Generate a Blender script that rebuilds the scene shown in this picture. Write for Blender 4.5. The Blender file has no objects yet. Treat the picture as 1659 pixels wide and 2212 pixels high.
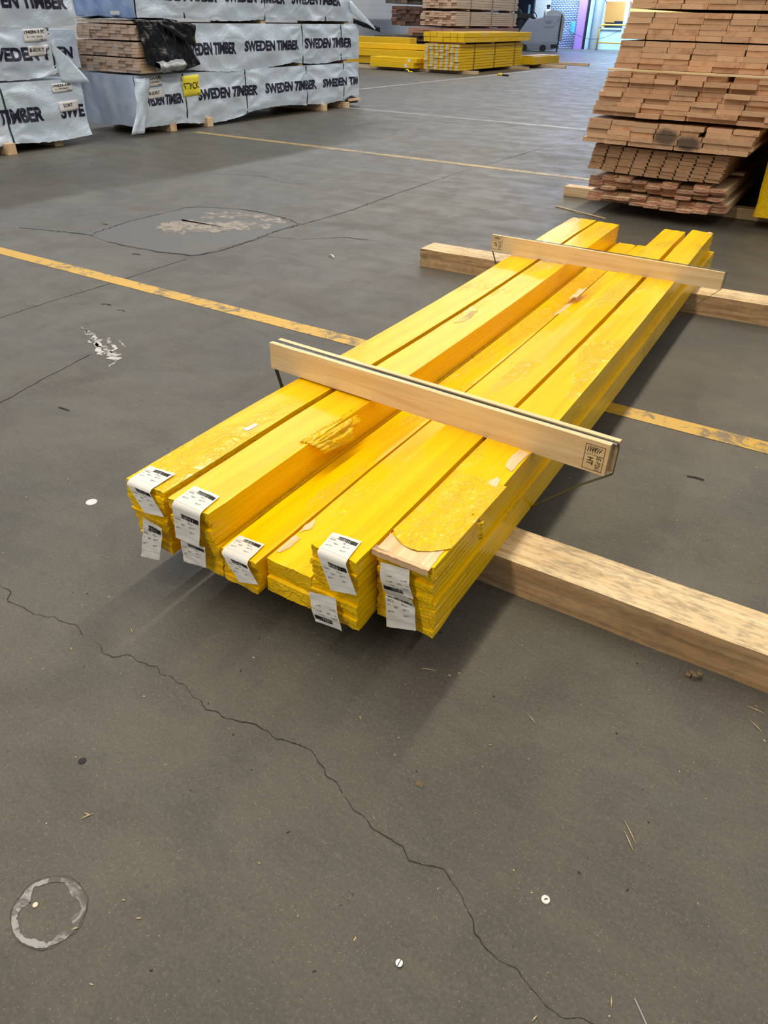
import bpy, bmesh, math, random
from math import sin, cos, pi, radians, exp, sqrt
from mathutils import Vector, Matrix, noise
S = bpy.context.scene
COL = S.collection
random.seed(7)

# ------------------------------------------------------------------ camera
cam_d = bpy.data.cameras.new('camera'); cam = bpy.data.objects.new('camera', cam_d); COL.objects.link(cam)
PITCH, ROLL, YAW, CAMH = radians(34.85), radians(1.38), radians(30.84), 1.4
fw = Vector((-sin(YAW)*cos(PITCH), cos(YAW)*cos(PITCH), -sin(PITCH)))
rt = Vector((cos(YAW), sin(YAW), 0)); up = rt.cross(fw)
r2 = rt*cos(ROLL)+up*sin(ROLL); u2 = -rt*sin(ROLL)+up*cos(ROLL)
mw = Matrix(((r2.x, u2.x, -fw.x, 0), (r2.y, u2.y, -fw.y, 0), (r2.z, u2.z, -fw.z, CAMH), (0, 0, 0, 1)))
cam.matrix_world = mw
cam_d.sensor_fit = 'HORIZONTAL'; cam_d.sensor_width = 36.0; cam_d.lens = 36.0*1540/1659
cam_d.clip_start = 0.05; cam_d.clip_end = 300
S.camera = cam
# ------------------------------------------------------------------ exposure, world
S.view_settings.view_transform = 'Standard'; S.view_settings.look = 'None'
S.view_settings.gamma = 1.0; S.view_settings.use_curve_mapping = False
S.view_settings.exposure = 0.0
w = bpy.data.worlds.new('world'); S.world = w; w.use_nodes = True
w.node_tree.nodes['Background'].inputs[0].default_value = (0.80, 0.90, 1.0, 1)
w.node_tree.nodes['Background'].inputs[1].default_value = 0.20
# ------------------------------------------------------------------ lamps of the hall, plus an added panel light
def lamp(name, loc, sx, sy, power, col, rot=(0, 0, 0)):
    l = bpy.data.lights.new(name, 'AREA'); l.shape = 'RECTANGLE'; l.size = sx; l.size_y = sy
    l.energy = power; l.color = col
    o = bpy.data.objects.new(name, l); COL.objects.link(o); o.location = loc; o.rotation_euler = rot
    return o
WARM = (1.0, 0.86, 0.66)
lamp('tube_row', (-1.92, 5.0, 6.0), 0.25, 30, 1120, WARM)
lamp('tube_row', (-7.9, 13.0, 6.0), 0.35, 34, 860, (1.0, 0.96, 0.91))
lamp('tube_row', (3.2, 8.0, 6.0), 0.25, 26, 420, (1.0, .90, .76))
lamp('tube_row', (-14.0, 26.0, 6.0), 0.35, 46, 1500, (0.95, 0.96, 1.0))
lamp('gate_daylight', (-12.0, 47.5, 5.6), 14, 4.2, 1300, (0.62, 0.80, 1.0), (radians(78), 0, radians(6)))
lamp('added_panel_light', (-15.2, 47.6, 4.6), 4.0, 1.5, 560, (0.40, 0.68, 1.0), (radians(28), 0, 0))  # unseen cold lamp, added to brighten the pale blue panels by the office

# ------------------------------------------------------------------ node helper
class Mt:
    def __init__(s, name):
        s.m = bpy.data.materials.new(name); s.m.use_nodes = True
        s.nt = s.m.node_tree; s.b = s.nt.nodes['Principled BSDF']
    def n(s, typ, ins=None, **at):
        nd = s.nt.nodes.new(typ)
        for k, v in at.items(): setattr(nd, k, v)
        for k, v in (ins or {}).items(): s.set(nd.inputs[k], v)
        return nd
    def set(s, sock, v):
        if isinstance(v, bpy.types.NodeSocket): s.nt.links.new(v, sock)
        elif v is not None:
            if isinstance(v, (tuple, list)) and len(v) == 3 and sock.type == 'RGBA': v = (*v, 1)
            sock.default_value = v
    def coord(s, kind='Object'): return s.n('ShaderNodeTexCoord').outputs[kind]
    def map(s, v, sc=(1, 1, 1), loc=(0, 0, 0), rot=(0, 0, 0)):
        return s.n('ShaderNodeMapping', {'Vector': v, 'Scale': sc, 'Location': loc, 'Rotation': rot}).outputs[0]
    def noise(s, v, sc, det=3, ro=.5, dist=0):
        return s.n('ShaderNodeTexNoise', {'Vector': v, 'Scale': sc, 'Detail': det, 'Roughness': ro, 'Distortion': dist}).outputs[0]
    def vor(s, v, sc, out='Distance', rnd=1.0):
        return s.n('ShaderNodeTexVoronoi', {'Vector': v, 'Scale': sc, 'Randomness': rnd}).outputs[out]
    def math(s, op, a, b=None, c=None, clamp=False):
        nd = s.n('ShaderNodeMath', operation=op, use_clamp=clamp); s.set(nd.inputs[0], a)
        if b is not None: s.set(nd.inputs[1], b)
        if c is not None: s.set(nd.inputs[2], c)
        return nd.outputs[0]
    def ramp(s, f, a, b, lo=0., hi=1.):
        return s.n('ShaderNodeMapRange', {'Value': f, 'From Min': a, 'From Max': b, 'To Min': lo, 'To Max': hi}, interpolation_type='SMOOTHSTEP').outputs[0]
    def mix(s, f, a, b, mode='MIX'):
        nd = s.n('ShaderNodeMix', data_type='RGBA', blend_type=mode)
        s.set(nd.inputs['Factor'], f); s.set(nd.inputs[6], a); s.set(nd.inputs[7], b)
        return nd.outputs[2]
    def bump(s, h, st=.3, d=.01, nrm=None):
        nd = s.n('ShaderNodeBump', {'Height': h, 'Strength': st, 'Distance': d})
        if nrm is not None: s.set(nd.inputs['Normal'], nrm)
        return nd.outputs[0]
    def rand(s): return s.n('ShaderNodeObjectInfo').outputs['Random']
    def rvec(s, v, k=17.):
        c = s.n('ShaderNodeCombineXYZ', {0: s.math('MULTIPLY', s.rand(), k), 1: s.math('MULTIPLY', s.rand(), k*1.7), 2: s.math('MULTIPLY', s.rand(), k*.6)}).outputs[0]
        return s.n('ShaderNodeVectorMath', {0: v, 1: c}, operation='ADD').outputs[0]
    def done(s, col=None, rough=.5, nrm=None, metal=None, spec=None, **kw):
        s.set(s.b.inputs['Base Color'], col); s.set(s.b.inputs['Roughness'], rough)
        if nrm is not None: s.set(s.b.inputs['Normal'], nrm)
        if metal is not None: s.set(s.b.inputs['Metallic'], metal)
        if spec is not None: s.set(s.b.inputs['Specular IOR Level'], spec)
        for k, v in kw.items(): s.set(s.b.inputs[k.replace('_', ' ')], v)
        return s.m
def lin(r, g, b):
    f = lambda c: (c/255/12.92) if c/255 <= .04045 else ((c/255+.055)/1.055)**2.4
    return (f(r), f(g), f(b))
def paint(name, rgb, rough=.45, var=.12, metal=0., bump=.0, sc=6.):
    m = Mt(name); v = m.coord(); n = m.noise(v, sc, 5, .6)
    c = lin(*rgb)
    d = tuple(x*(1-var*2) for x in c)
    fine = m.noise(v, sc*9, 3)
    return m.done(m.mix(m.ramp(n, .35, .65), d, c), m.ramp(fine, .3, .7, rough*.85, min(1, rough*1.15)),
                  m.bump(fine, .25, .002) if bump else None, metal)

# ------------------------------------------------------------------ materials
def floor_mat():
    m = Mt('floor_concrete'); v = m.coord('Object')
    big = m.noise(v, .55, 5, .6, .4); mid = m.noise(v, 3.1, 6, .62, .6); fine = m.noise(v, 120, 6, .85)
    st = m.noise(m.map(v, (6, 42, 1), rot=(0, 0, radians(24))), 1, 6, .8)
    st2 = m.noise(m.map(v, (.35, 2.6, 1), rot=(0, 0, radians(-70))), 1, 5, .6, 1.2)
    c = m.mix(m.ramp(big, .3, .7), lin(76, 74, 68), lin(93, 91, 83))
    c = m.mix(m.ramp(mid, .40, .68, 0, .45), c, lin(64, 62, 60))
    pur = m.noise(m.map(v, (1, 1, 1), (4.2, 8.1, 0)), 1.7, 4, .6)
    c = m.mix(m.ramp(pur, .54, .70, 0, .40), c, lin(82, 71, 71))
    grn = m.noise(m.map(v, (1, 1, 1), (14.2, 1.1, 0)), 1.2, 4, .6)
    c = m.mix(m.ramp(grn, .52, .74, 0, .5), c, lin(68, 71, 73))
    c = m.mix(m.ramp(st, .46, .80, 0, .38), c, lin(112, 107, 98))
    c = m.mix(m.ramp(st2, .5, .74, 0, .38), c, lin(60, 60, 59))
    c = m.mix(m.ramp(fine, .50, .72, 0, .55), c, lin(40, 39, 37))
    c = m.mix(m.ramp(fine, .50, .30, 0, .42), c, lin(132, 127, 117))
    gr2 = m.noise(v, 26, 5, .7, .5); c = m.mix(m.ramp(gr2, .55, .78, 0, .40), c, lin(54, 52, 50))
    blot = m.noise(v, 9.0, 4, .6)
    c = m.mix(m.ramp(blot, .68, .78, 0, .5), c, lin(46, 47, 48))
    k = None
    for sc_, r_, th, chn in ((70, .075, .88, 0), (31, .030, .84, 1), (170, .14, .90, 2)):
        d_ = m.vor(m.map(v, (1, 1, 1)), sc_); q = m.n('ShaderNodeSeparateColor', {0: m.vor(v, sc_, 'Color')}).outputs[chn]
        k_ = m.math('MULTIPLY', m.ramp(d_, r_*.6, r_, 1, 0), m.ramp(q, th, th+.03)); k = k_ if k is None else m.math('MAXIMUM', k, k_)
    c = m.mix(m.math('MULTIPLY', k, .75), c, lin(186, 178, 160))
    rg = m.math('ADD', m.ramp(mid, .3, .7, .36, .50), m.ramp(st2, .3, .75, .08, -.06))
    h = m.math('ADD', m.math('MULTIPLY', fine, .5), m.math('MULTIPLY', mid, .9))
    return m.done(c, rg, m.bump(h, .40, .006), spec=.42)
def worn_mat(name, rgb, worn, lo=.40, hi=.62):
    m = Mt(name); v = m.coord('Object')
    n = m.noise(m.map(v, (1, 1, 1)), 14, 8, .72, .8); n2 = m.noise(m.map(v, (.6, .6, 1)), 3, 4, .6, .4)
    f = m.ramp(m.math('ADD', m.math('MULTIPLY', n, .7), m.math('MULTIPLY', n2, .42)), lo+.05, hi)
    sh = m.mix(m.noise(v, 5, 4), tuple(x*.78 for x in lin(*rgb)), lin(*rgb))
    return m.done(m.mix(f, lin(*worn), sh), m.ramp(f, 0, 1, .55, .42), m.bump(n, .2, .003))
def wood_mat(name, light, dark, axis='Y', end=None, weather=0., red=0., rough=.62, wcol=(92, 92, 88), var=.35, blot=None, dirt=0., redsel=False):
    """sawn timber: grain along axis, growth rings on the end grain"""
    m = Mt(name); v0 = m.coord('Object'); v = m.rvec(v0)
    g = {'Y': (38, 1.6, 38), 'X': (1.6, 38, 38)}[axis]; gf = {'Y': (170, 4, 170), 'X': (4, 170, 170)}[axis]
    n1 = m.noise(m.map(v, g), 1, 4, .6, .7); n2 = m.noise(m.map(v, gf), 1, 3, .5)
    L, D = lin(*light), lin(*dark)
    c = m.mix(m.ramp(n1, .32, .70), L, D); c = m.mix(m.ramp(n2, .45, .8, 0, .35), c, D)
    kd = m.vor(m.map(v, {'Y': (7, 1.7, 7), 'X': (1.7, 7, 7)}[axis]), 1)
    c = m.mix(m.ramp(kd, .055, .11, .7, 0), c, lin(110, 66, 34))
    # end grain
    e = lin(*(end or light)); ed = tuple(x*.60 for x in e)
    ev = m.map(v, (1, .05, 1.0) if axis == 'Y' else (.05, 1, 1))
    rings = m.n('ShaderNodeTexWave', {'Vector': ev, 'Scale': 34, 'Distortion': 9, 'Detail': 2.5, 'Detail Scale': .25}, wave_type='RINGS').outputs['Color']
    patch = m.noise(ev, 9, 3, .5, 1.0)
    ec = m.mix(m.math('MULTIPLY', rings, .30), e, ed); ec = m.mix(m.ramp(patch, .52, .70, 0, .6), ec, tuple(a*b for a, b in zip(e, (.62, .42, .34))))
    nm = m.n('ShaderNodeSeparateXYZ', {0: m.n('ShaderNodeNewGeometry').outputs['Normal']})
    isend = m.ramp(m.math('ABSOLUTE', nm.outputs[1 if axis == 'Y' else 0]), .75, .85)
    if red:
        rn = m.noise(m.map(v0, (26, 8, 60)), 1, 6, .75)
        rf = m.ramp(rn, .46, .54, 0, red)
        if redsel: rf = m.math('MULTIPLY', m.ramp(rn, .54, .60, 0, red), m.ramp(m.math('FRACT', m.math('MULTIPLY', m.rand(), 3.71)), .72, .80))
        ec = m.mix(rf, ec, lin(150, 48, 44))
    c = m.mix(isend, c, ec)
    r = m.rand()
    c = m.mix(m.math('MULTIPLY', r, var), c, tuple(x*.45 for x in e))
    r3 = m.math('FRACT', m.math('MULTIPLY', r, 7.31))
    c = m.mix(m.ramp(r3, .55, 1.0, 0, var*.8), c, lin(214, 158, 118))
    if weather:
        wn = m.noise(v, 7, 6, .7, .5); fi = m.noise(m.map(v, (90, 30, 90) if axis == 'Y' else (30, 90, 90)), 1, 3)
        f = m.math('MULTIPLY', m.ramp(m.math('ADD', m.math('MULTIPLY', wn, .62), m.math('MULTIPLY', fi, .5)), .50, .72), weather)
        c = m.mix(f, c, lin(*wcol))
    if dirt:
        dn = m.noise(v, 2.4, 4, .6, .8)
        c = m.mix(m.ramp(dn, .58, .70, 0, dirt), c, lin(48, 44, 40))
    if blot:
        wp = m.n('ShaderNodeNewGeometry').outputs['Position']
        dd = None
        for (bx, by, bz, rx, rz) in blot:
            q = m.n('ShaderNodeVectorMath', {0: wp, 1: (bx, by, bz)}, operation='SUBTRACT').outputs[0]
            q = m.n('ShaderNodeVectorMath', {0: q, 1: (1/rx, .0, 1/rz)}, operation='MULTIPLY').outputs[0]
            q = m.n('ShaderNodeVectorMath', {0: q}, operation='LENGTH').outputs['Value']
            dd = q if dd is None else m.math('MINIMUM', dd, q)
        nn = m.noise(wp, 16, 3)
        dd = m.math('ADD', dd, m.math('MULTIPLY', nn, .5))
        c = m.mix(m.ramp(dd, .85, 1.5, .82, 0), c, lin(42, 40, 42))
    h = m.math('ADD', n1, m.math('MULTIPLY', n2, .6))
    return m.done(c, rough, m.bump(h, .35, .002))
def film_mat(name, c1=(.95, .60, .0), c2=(.87, .50, .0), lumps=1., loose=.0):
    """tight yellow film over spruce: grain and knots show through; in loose zones thin sharp creases catch the lamps"""
    m = Mt(name); v0 = m.coord('Object'); v = m.rvec(v0)
    gr = m.noise(m.map(v, (26, .8, 26)), 1, 4, .6, .8)
    c = m.mix(m.ramp(gr, .38, .68), c1, c2)
    kd = m.vor(m.map(v, (8, 3.2, 8)), 1)
    c = m.mix(m.ramp(kd, .03, .075, .4, 0), c, tuple(x*.45 for x in c1))
    big = m.noise(m.map(v, (4.5, 1.5, 4.5)), 1, 3, .5, .4)
    mask = m.ramp(big, .53-loose, .64-loose)
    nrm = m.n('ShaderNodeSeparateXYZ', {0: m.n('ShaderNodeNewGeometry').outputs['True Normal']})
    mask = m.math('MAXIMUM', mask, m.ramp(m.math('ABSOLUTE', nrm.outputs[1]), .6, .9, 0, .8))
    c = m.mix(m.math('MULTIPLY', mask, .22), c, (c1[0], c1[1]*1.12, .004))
    dn = m.noise(m.map(v, (4, 2.0, 4), (3, 1, 0)), 1, 4, .6)
    c = m.mix(m.ramp(dn, .68, .76, 0, .35), c, (.66, .44, .02))
    r1 = m.noise(m.map(v, (17, 11, 17)), 1, 2, .5, 1.4); r1 = m.math('POWER', m.ramp(m.math('ABSOLUTE', m.math('SUBTRACT', r1, .5)), 0, .07, 1, 0), 2.0)
    r2_ = m.noise(m.map(v, (46, 30, 46)), 1, 2, .5, 1.8); r2_ = m.math('POWER', m.ramp(m.math('ABSOLUTE', m.math('SUBTRACT', r2_, .5)), 0, .06, 1, 0), 2.0)
    lines = m.noise(m.map(v, (5, 60, 5)), 1, 3, .5, .5)
    h = m.math('ADD', r1, m.math('MULTIPLY', r2_, .45)); h = m.math('MULTIPLY', h, mask)
    h = m.math('ADD', h, m.math('MULTIPLY', lines, .16)); h = m.math('ADD', h, m.math('MULTIPLY', gr, .10))
    ro = m.ramp(mask, 0, 1, .24, .09)
    return m.done(c, ro, m.bump(h, .65*lumps, .0038), spec=m.ramp(mask, 0, 1, .22, .55))
def sheet_mat(name, rgb, rgb2, rough=.32, st=.6, sc=3., alpha=None):
    m = Mt(name); v = m.coord('Object')
    n = m.noise(m.map(v, (1, 1, 1.6), rot=(radians(25), 0, 0)), sc, 4, .55, 1.2); n2 = m.noise(m.map(v, (1, 1, .4), rot=(radians(-35), 0, 0)), sc*3, 3, .5, 1.8)
    c = m.mix(m.ramp(n, .35, .68), lin(*rgb), lin(*rgb2))
    h = m.math('ADD', n, m.math('MULTIPLY', n2, .35))
    return m.done(c, rough, m.bump(h, st, .03), spec=.5)

MF = floor_mat()
M_YLINE = worn_mat('worn_yellow_paint', (214, 170, 52), (120, 108, 84), .38, .56)
M_YLINE2 = worn_mat('faded_yellow_paint', (172, 146, 84), (108, 104, 98), .40, .60)
M_WLINE = worn_mat('faded_white_paint', (172, 174, 172), (112, 114, 114), .38, .60)
M_SCUFF = worn_mat('white_scuff', (200, 202, 200), (112, 112, 110), .46, .60)
M_CRACK = paint('crack_dark', (34, 32, 30), .9)
M_PATCHD = worn_mat('patch_concrete', (80, 80, 79), (94, 93, 90), .30, .75)
M_PATCHL = worn_mat('patch_chalky', (150, 138, 122), (92, 91, 88), .48, .60)
M_RING = worn_mat('chalky_ring', (162, 162, 164), (86, 82, 77), .45, .60)
M_BOARD = wood_mat('planed_batten_wood', (246, 222, 178), (230, 198, 148), 'X', (216, 178, 134), var=.10, rough=.55)
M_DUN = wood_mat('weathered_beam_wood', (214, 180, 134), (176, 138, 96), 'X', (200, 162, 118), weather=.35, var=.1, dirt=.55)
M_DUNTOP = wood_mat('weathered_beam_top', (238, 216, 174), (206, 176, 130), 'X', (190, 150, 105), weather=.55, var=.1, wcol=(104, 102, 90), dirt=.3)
M_DUNB = wood_mat('spruce_block_wood', (228, 202, 166), (200, 168, 128), 'X', (236, 208, 170), weather=.15, var=.25)
M_PLANK = wood_mat('sawn_plank_wood', (240, 206, 162), (212, 170, 126), 'Y', (226, 184, 146), var=.50, red=.7, redsel=True,
                   blot=[(-1.42, 6.62, .645, .105, .062), (-1.24, 6.62, .615, .10, .055)])
M_TG = wood_mat('brown_profile_wood', (206, 168, 124), (164, 124, 86), 'Y', (188, 148, 112), var=.25)
M_RED = wood_mat('red_ended_wood', (240, 220, 188), (214, 184, 146), 'Y', (206, 170, 136), var=.25, red=.85)
M_PALE = wood_mat('pale_board_wood', (240, 214, 184), (220, 188, 156), 'Y', (222, 192, 166), var=.2)
M_DARKW = wood_mat('dark_old_or_shade_wood', (120, 92, 80), (80, 60, 54), 'Y', (112, 84, 74), var=.3)  # old boards; also stands in for shade on the pack behind the right-hand stack
M_GREYW = wood_mat('grey_old_wood', (132, 122, 114), (84, 78, 74), 'Y', (128, 118, 110), weather=.4, var=.3)
M_THIN = wood_mat('thin_board_wood', (206, 182, 156), (172, 146, 120), 'Y', (208, 186, 166), var=.3)
M_BAREWOOD = wood_mat('bare_wood', (240, 214, 172), (216, 178, 128), 'Y', (226, 190, 146), var=.0)
M_FILM = film_mat('yellow_film')
M_FILMLOOSE = film_mat('loose_yellow_film', (.94, .60, .0), (.88, .51, .0), 1.0, .25)
M_FILMFAR = film_mat('far_yellow_film', (.88, .54, .012), (.78, .46, .008), .6)
M_WRAP = sheet_mat('pale_blue_wrap', (192, 210, 232), (206, 222, 242), .24, .60, 2.4)
M_WRAPD = sheet_mat('bluish_translucent_wrap', (128, 152, 196), (160, 180, 212), .2, .4, 2.)
M_WRAPIN = sheet_mat('grey_blue_end_wrap', (190, 204, 228), (206, 218, 238), .28, .3, 2.)
M_BLACKF = sheet_mat('black_film', (8, 10, 16), (14, 18, 28), .2, .35, 5.)
M_INK = paint('navy_ink', (22, 26, 56), .5)
M_BLACKINK = paint('black_ink', (20, 20, 22), .6)
M_STAMP = paint('stamp_ink', (44, 40, 36), .7)
M_PAPER = paint('white_paper', (226, 226, 224), .6, .02)
M_PAPER2 = paint('off_white_paper', (214, 216, 220), .6, .03)
M_YPAPER = paint('yellow_note_paper', (238, 226, 62), .6, .03)
M_STRAPG = paint('green_strap', (26, 62, 54), .35)
M_STRAPS = paint('dark_steel_strap', (64, 74, 76), .28, .05, .7)
M_GREYM = paint('grey_machine_plastic', (150, 160, 178), .45, .04)
M_GREYD = paint('grey_machine_lower', (128, 136, 150), .5, .04)
M_GREYL = paint('grey_machine_side', (156, 156, 152), .5, .05)
M_LID = paint('pale_lid', (176, 186, 192), .5, .05)
M_BLACK = paint('black_rubber', (20, 22, 26), .6)
M_NAVY = paint('dark_blue_steel', (26, 40, 66), .45)
M_RUST = paint('red_brown_paint', (120, 52, 36), .5)
M_RED2 = paint('red_paint', (150, 48, 40), .5)
M_YRAIL = paint('yellow_rail_paint', (236, 176, 60), .4, .05)
M_ORANGE = paint('orange_plastic', (226, 140, 40), .5)
M_WHITEP = paint('white_cylinder_paint', (206, 200, 194), .45)
M_PURPLE = paint('purple_paint', (176, 132, 224), .5, .04)
M_SKYP = paint('pale_blue_panel', (184, 214, 240), .45, .03)
M_COLG = paint('grey_column_paint', (142, 146, 146), .55, .06)
M_CREAM = paint('cream_office_wall', (240, 214, 164), .7, .03)
M_CHAIR = paint('blue_grey_chair', (64, 84, 118), .7)
M_BEIGE = paint('beige_disc', (232, 214, 190), .5, .03)
M_METAL = paint('dull_metal', (170, 172, 174), .3, .05, .9)
M_LEAF = paint('dry_leaf', (112, 98, 74), .8)
M_SCRAPE = paint('scraped_film', (214, 186, 96), .4, .2)
M_SPL = paint('splinter_wood', (206, 186, 146), .7)

def siding_mat():
    m = Mt('white_ribbed_siding'); v = m.coord('Object'); s = m.n('ShaderNodeSeparateXYZ', {0: v})
    t = m.math('FRACT', m.math('MULTIPLY', s.outputs[2], 5.2))
    g = m.ramp(t, .0, .12, 1, 0)
    n = m.noise(v, 1.3, 4)
    c = m.mix(n, lin(196, 198, 200), lin(216, 214, 208)); c = m.mix(m.math('MULTIPLY', g, .32), c, lin(120, 124, 130))
    return m.done(c, .6, m.bump(g, -.4, .03))
M_SIDING = siding_mat()
def brick_mat():
    m = Mt('white_brick'); v = m.coord('Object')
    sp = m.n('ShaderNodeSeparateXYZ', {0: v}); cv = m.n('ShaderNodeCombineXYZ', {0: sp.outputs[0], 1: sp.outputs[2], 2: 0.}).outputs[0]
    b = m.n('ShaderNodeTexBrick', {'Vector': cv, 'Color1': (*lin(196, 208, 236), 1), 'Color2': (*lin(176, 190, 226), 1), 'Mortar': (*lin(60, 66, 120), 1),
            'Scale': 1.0, 'Mortar Size': .018, 'Brick Width': .21, 'Row Height': .085})
    return m.done(b.outputs[0], .7, m.bump(b.outputs['Fac'], -.4, .01))
M_BRICK = brick_mat()
def glass_mat():
    m = Mt('clear_glass'); return m.done((.9, .96, 1.0), .03, Transmission_Weight=1.0, IOR=1.1)
M_GLASS = glass_mat()

# ------------------------------------------------------------------ mesh builder
class MB:
    def __init__(s): s.v = []; s.f = []; s.mi = []; s.sm = []
    def face(s, idx, mi=0, sm=False): s.f.append(tuple(idx)); s.mi.append(mi); s.sm.append(sm)
    def quad(s, a, b, c, d, mi=0, sm=False):
        k = len(s.v); s.v += [tuple(a), tuple(b), tuple(c), tuple(d)]; s.face((k, k+1, k+2, k+3), mi, sm)
    def box(s, x0, x1, y0, y1, z0, z1, mi=0, rot=0, piv=None):
        k = len(s.v); P = [(x0, y0, z0), (x1, y0, z0), (x1, y1, z0), (x0, y1, z0), (x0, y0, z1), (x1, y0, z1), (x1, y1, z1), (x0, y1, z1)]
        if rot:
            px, py = piv or ((x0+x1)/2, (y0+y1)/2); c, q = cos(rot), sin(rot)
            P = [(px+(x-px)*c-(y-py)*q, py+(x-px)*q+(y-py)*c, z) for x, y, z in P]
        s.v += P
        for f in ((0, 3, 2, 1), (4, 5, 6, 7), (0, 1, 5, 4), (1, 2, 6, 5), (2, 3, 7, 6), (3, 0, 4, 7)): s.face([k+i for i in f], mi)
        return s
    def grid(s, fn, nu, nv, mi=0, sm=True, flip=False):
        k = len(s.v)
        for j in range(nv+1):
            for i in range(nu+1): s.v.append(tuple(fn(i/nu, j/nv)))
        for j in range(nv):
            for i in range(nu):
                a = k+j*(nu+1)+i; q = (a, a+1, a+nu+2, a+nu+1)
                s.face(q[::-1] if flip else q, mi, sm)
        return s
    def tube(s, pts, r, n=8, mi=0, cap=True):
        pts = [Vector(p) for p in pts]; k = len(s.v); rr = r if isinstance(r, (list, tuple)) else [r]*len(pts)
        for i, p in enumerate(pts):
            d = (pts[min(i+1, len(pts)-1)]-pts[max(i-1, 0)]).normalized()
            a = d.cross(Vector((0, 0, 1))); a = a.normalized() if a.length > .05 else d.cross(Vector((1, 0, 0))).normalized()
            b = d.cross(a)
            for j in range(n): s.v.append(tuple(p+(a*cos(2*pi*j/n)+b*sin(2*pi*j/n))*rr[i]))
        for i in range(len(pts)-1):
            for j in range(n):
                s.face((k+i*n+j, k+i*n+(j+1) % n, k+(i+1)*n+(j+1) % n, k+(i+1)*n+j), mi, True)
        if cap:
            s.face([k+j for j in range(n)][::-1], mi); s.face([k+(len(pts)-1)*n+j for j in range(n)], mi)
        return s
    def prism(s, poly, h0, h1, mi=0, tf=None):
        """poly of (x,y) extruded from h0 to h1; tf maps (x,y,h) to the world"""
        tf = tf or (lambda x, y, h: (x, y, h)); k = len(s.v); n = len(poly)
        for h in (h0, h1):
            for x, y in poly: s.v.append(tuple(tf(x, y, h)))
        s.face([k+i for i in range(n)][::-1], mi); s.face([k+n+i for i in range(n)], mi)
        for i in range(n): s.face((k+i, k+(i+1) % n, k+n+(i+1) % n, k+n+i), mi)
        return s
    def ribbon(s, pts, wv, th=.0012, mi=0):
        """flat strap through pts, width vector wv, real thickness"""
        P = [Vector(p) for p in pts]; wv = Vector(wv); k = len(s.v); n = len(P)
        for i, p in enumerate(P):
            d = (P[min(i+1, n-1)]-P[max(i-1, 0)]).normalized(); nn = d.cross(wv).normalized()*th/2
            for q in (p-wv/2-nn, p+wv/2-nn, p+wv/2+nn, p-wv/2+nn): s.v.append(tuple(q))
        for i in range(n-1):
            for j in range(4): s.face((k+i*4+j, k+i*4+(j+1) % 4, k+i*4+4+(j+1) % 4, k+i*4+4+j), mi)
        s.face((k+3, k+2, k+1, k), mi); e = k+(n-1)*4; s.face((e, e+1, e+2, e+3), mi)
        return s
ORIG = {}
def props(o, label=None, cat=None, group=None, kind=None):
    if label: o['label'] = label
    if cat: o['category'] = cat
    if group: o['group'] = group
    if kind: o['kind'] = kind
    return o
def obj(name, mb, mats, parent=None, label=None, cat=None, group=None, kind=None, bevel=0., origin=None, recalc=True):
    if not isinstance(mats, (list, tuple)): mats = [mats]
    vs = mb.v
    if origin is None:
        xs = [v[0] for v in vs]; ys = [v[1] for v in vs]; zs = [v[2] for v in vs]
        origin = ((min(xs)+max(xs))/2, (min(ys)+max(ys))/2, min(zs))
    me = bpy.data.meshes.new(name)
    me.from_pydata([(v[0]-origin[0], v[1]-origin[1], v[2]-origin[2]) for v in vs], [], mb.f)
    for m in mats: me.materials.append(m)
    for p, mi, sm in zip(me.polygons, mb.mi, mb.sm): p.material_index = mi; p.use_smooth = sm
    if recalc or bevel:
        bm = bmesh.new(); bm.from_mesh(me)
        if recalc: bmesh.ops.recalc_face_normals(bm, faces=bm.faces)
        if bevel:
            bmesh.ops.remove_doubles(bm, verts=bm.verts, dist=1e-5)
            bmesh.ops.bevel(bm, geom=[e for e in bm.edges if e.is_manifold and e.calc_face_angle(0) > .6], offset=bevel, segments=2, affect='EDGES', profile=.5, clamp_overlap=True)
        bm.to_mesh(me); bm.free()
    me.update()
    o = bpy.data.objects.new(name, me); COL.objects.link(o); ORIG[o.name] = Vector(origin)
    if parent is not None:
        o.parent = parent; o.location = Vector(origin)-ORIG[parent.name]
    else: o.location = origin
    return props(o, label, cat, group, kind)
def empty(name, loc, label=None, cat=None, group=None, parent=None):
    o = bpy.data.objects.new(name, None); COL.objects.link(o); o.empty_display_size = .1
    ORIG[o.name] = Vector(loc)
    o.location = Vector(loc)-(ORIG[parent.name] if parent else Vector((0, 0, 0)))
    if parent: o.parent = parent
    return props(o, label, cat, group)
def copy(o, loc, parent=None, rot=None, scale=None, **kw):
    c = o.copy(); COL.objects.link(c); ORIG[c.name] = Vector(loc)
    c.parent = parent; c.location = Vector(loc)-(ORIG[parent.name] if parent else Vector((0, 0, 0)))
    if rot is not None: c.rotation_euler = rot
    if scale is not None: c.scale = scale
    for k in list(c.keys()):
        if k in ('label', 'category', 'group', 'kind') and parent is not None: del c[k]
    props(c, kw.get('label'), kw.get('cat'), kw.get('group'), kw.get('kind'))
    return c
_tx = {}
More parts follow.
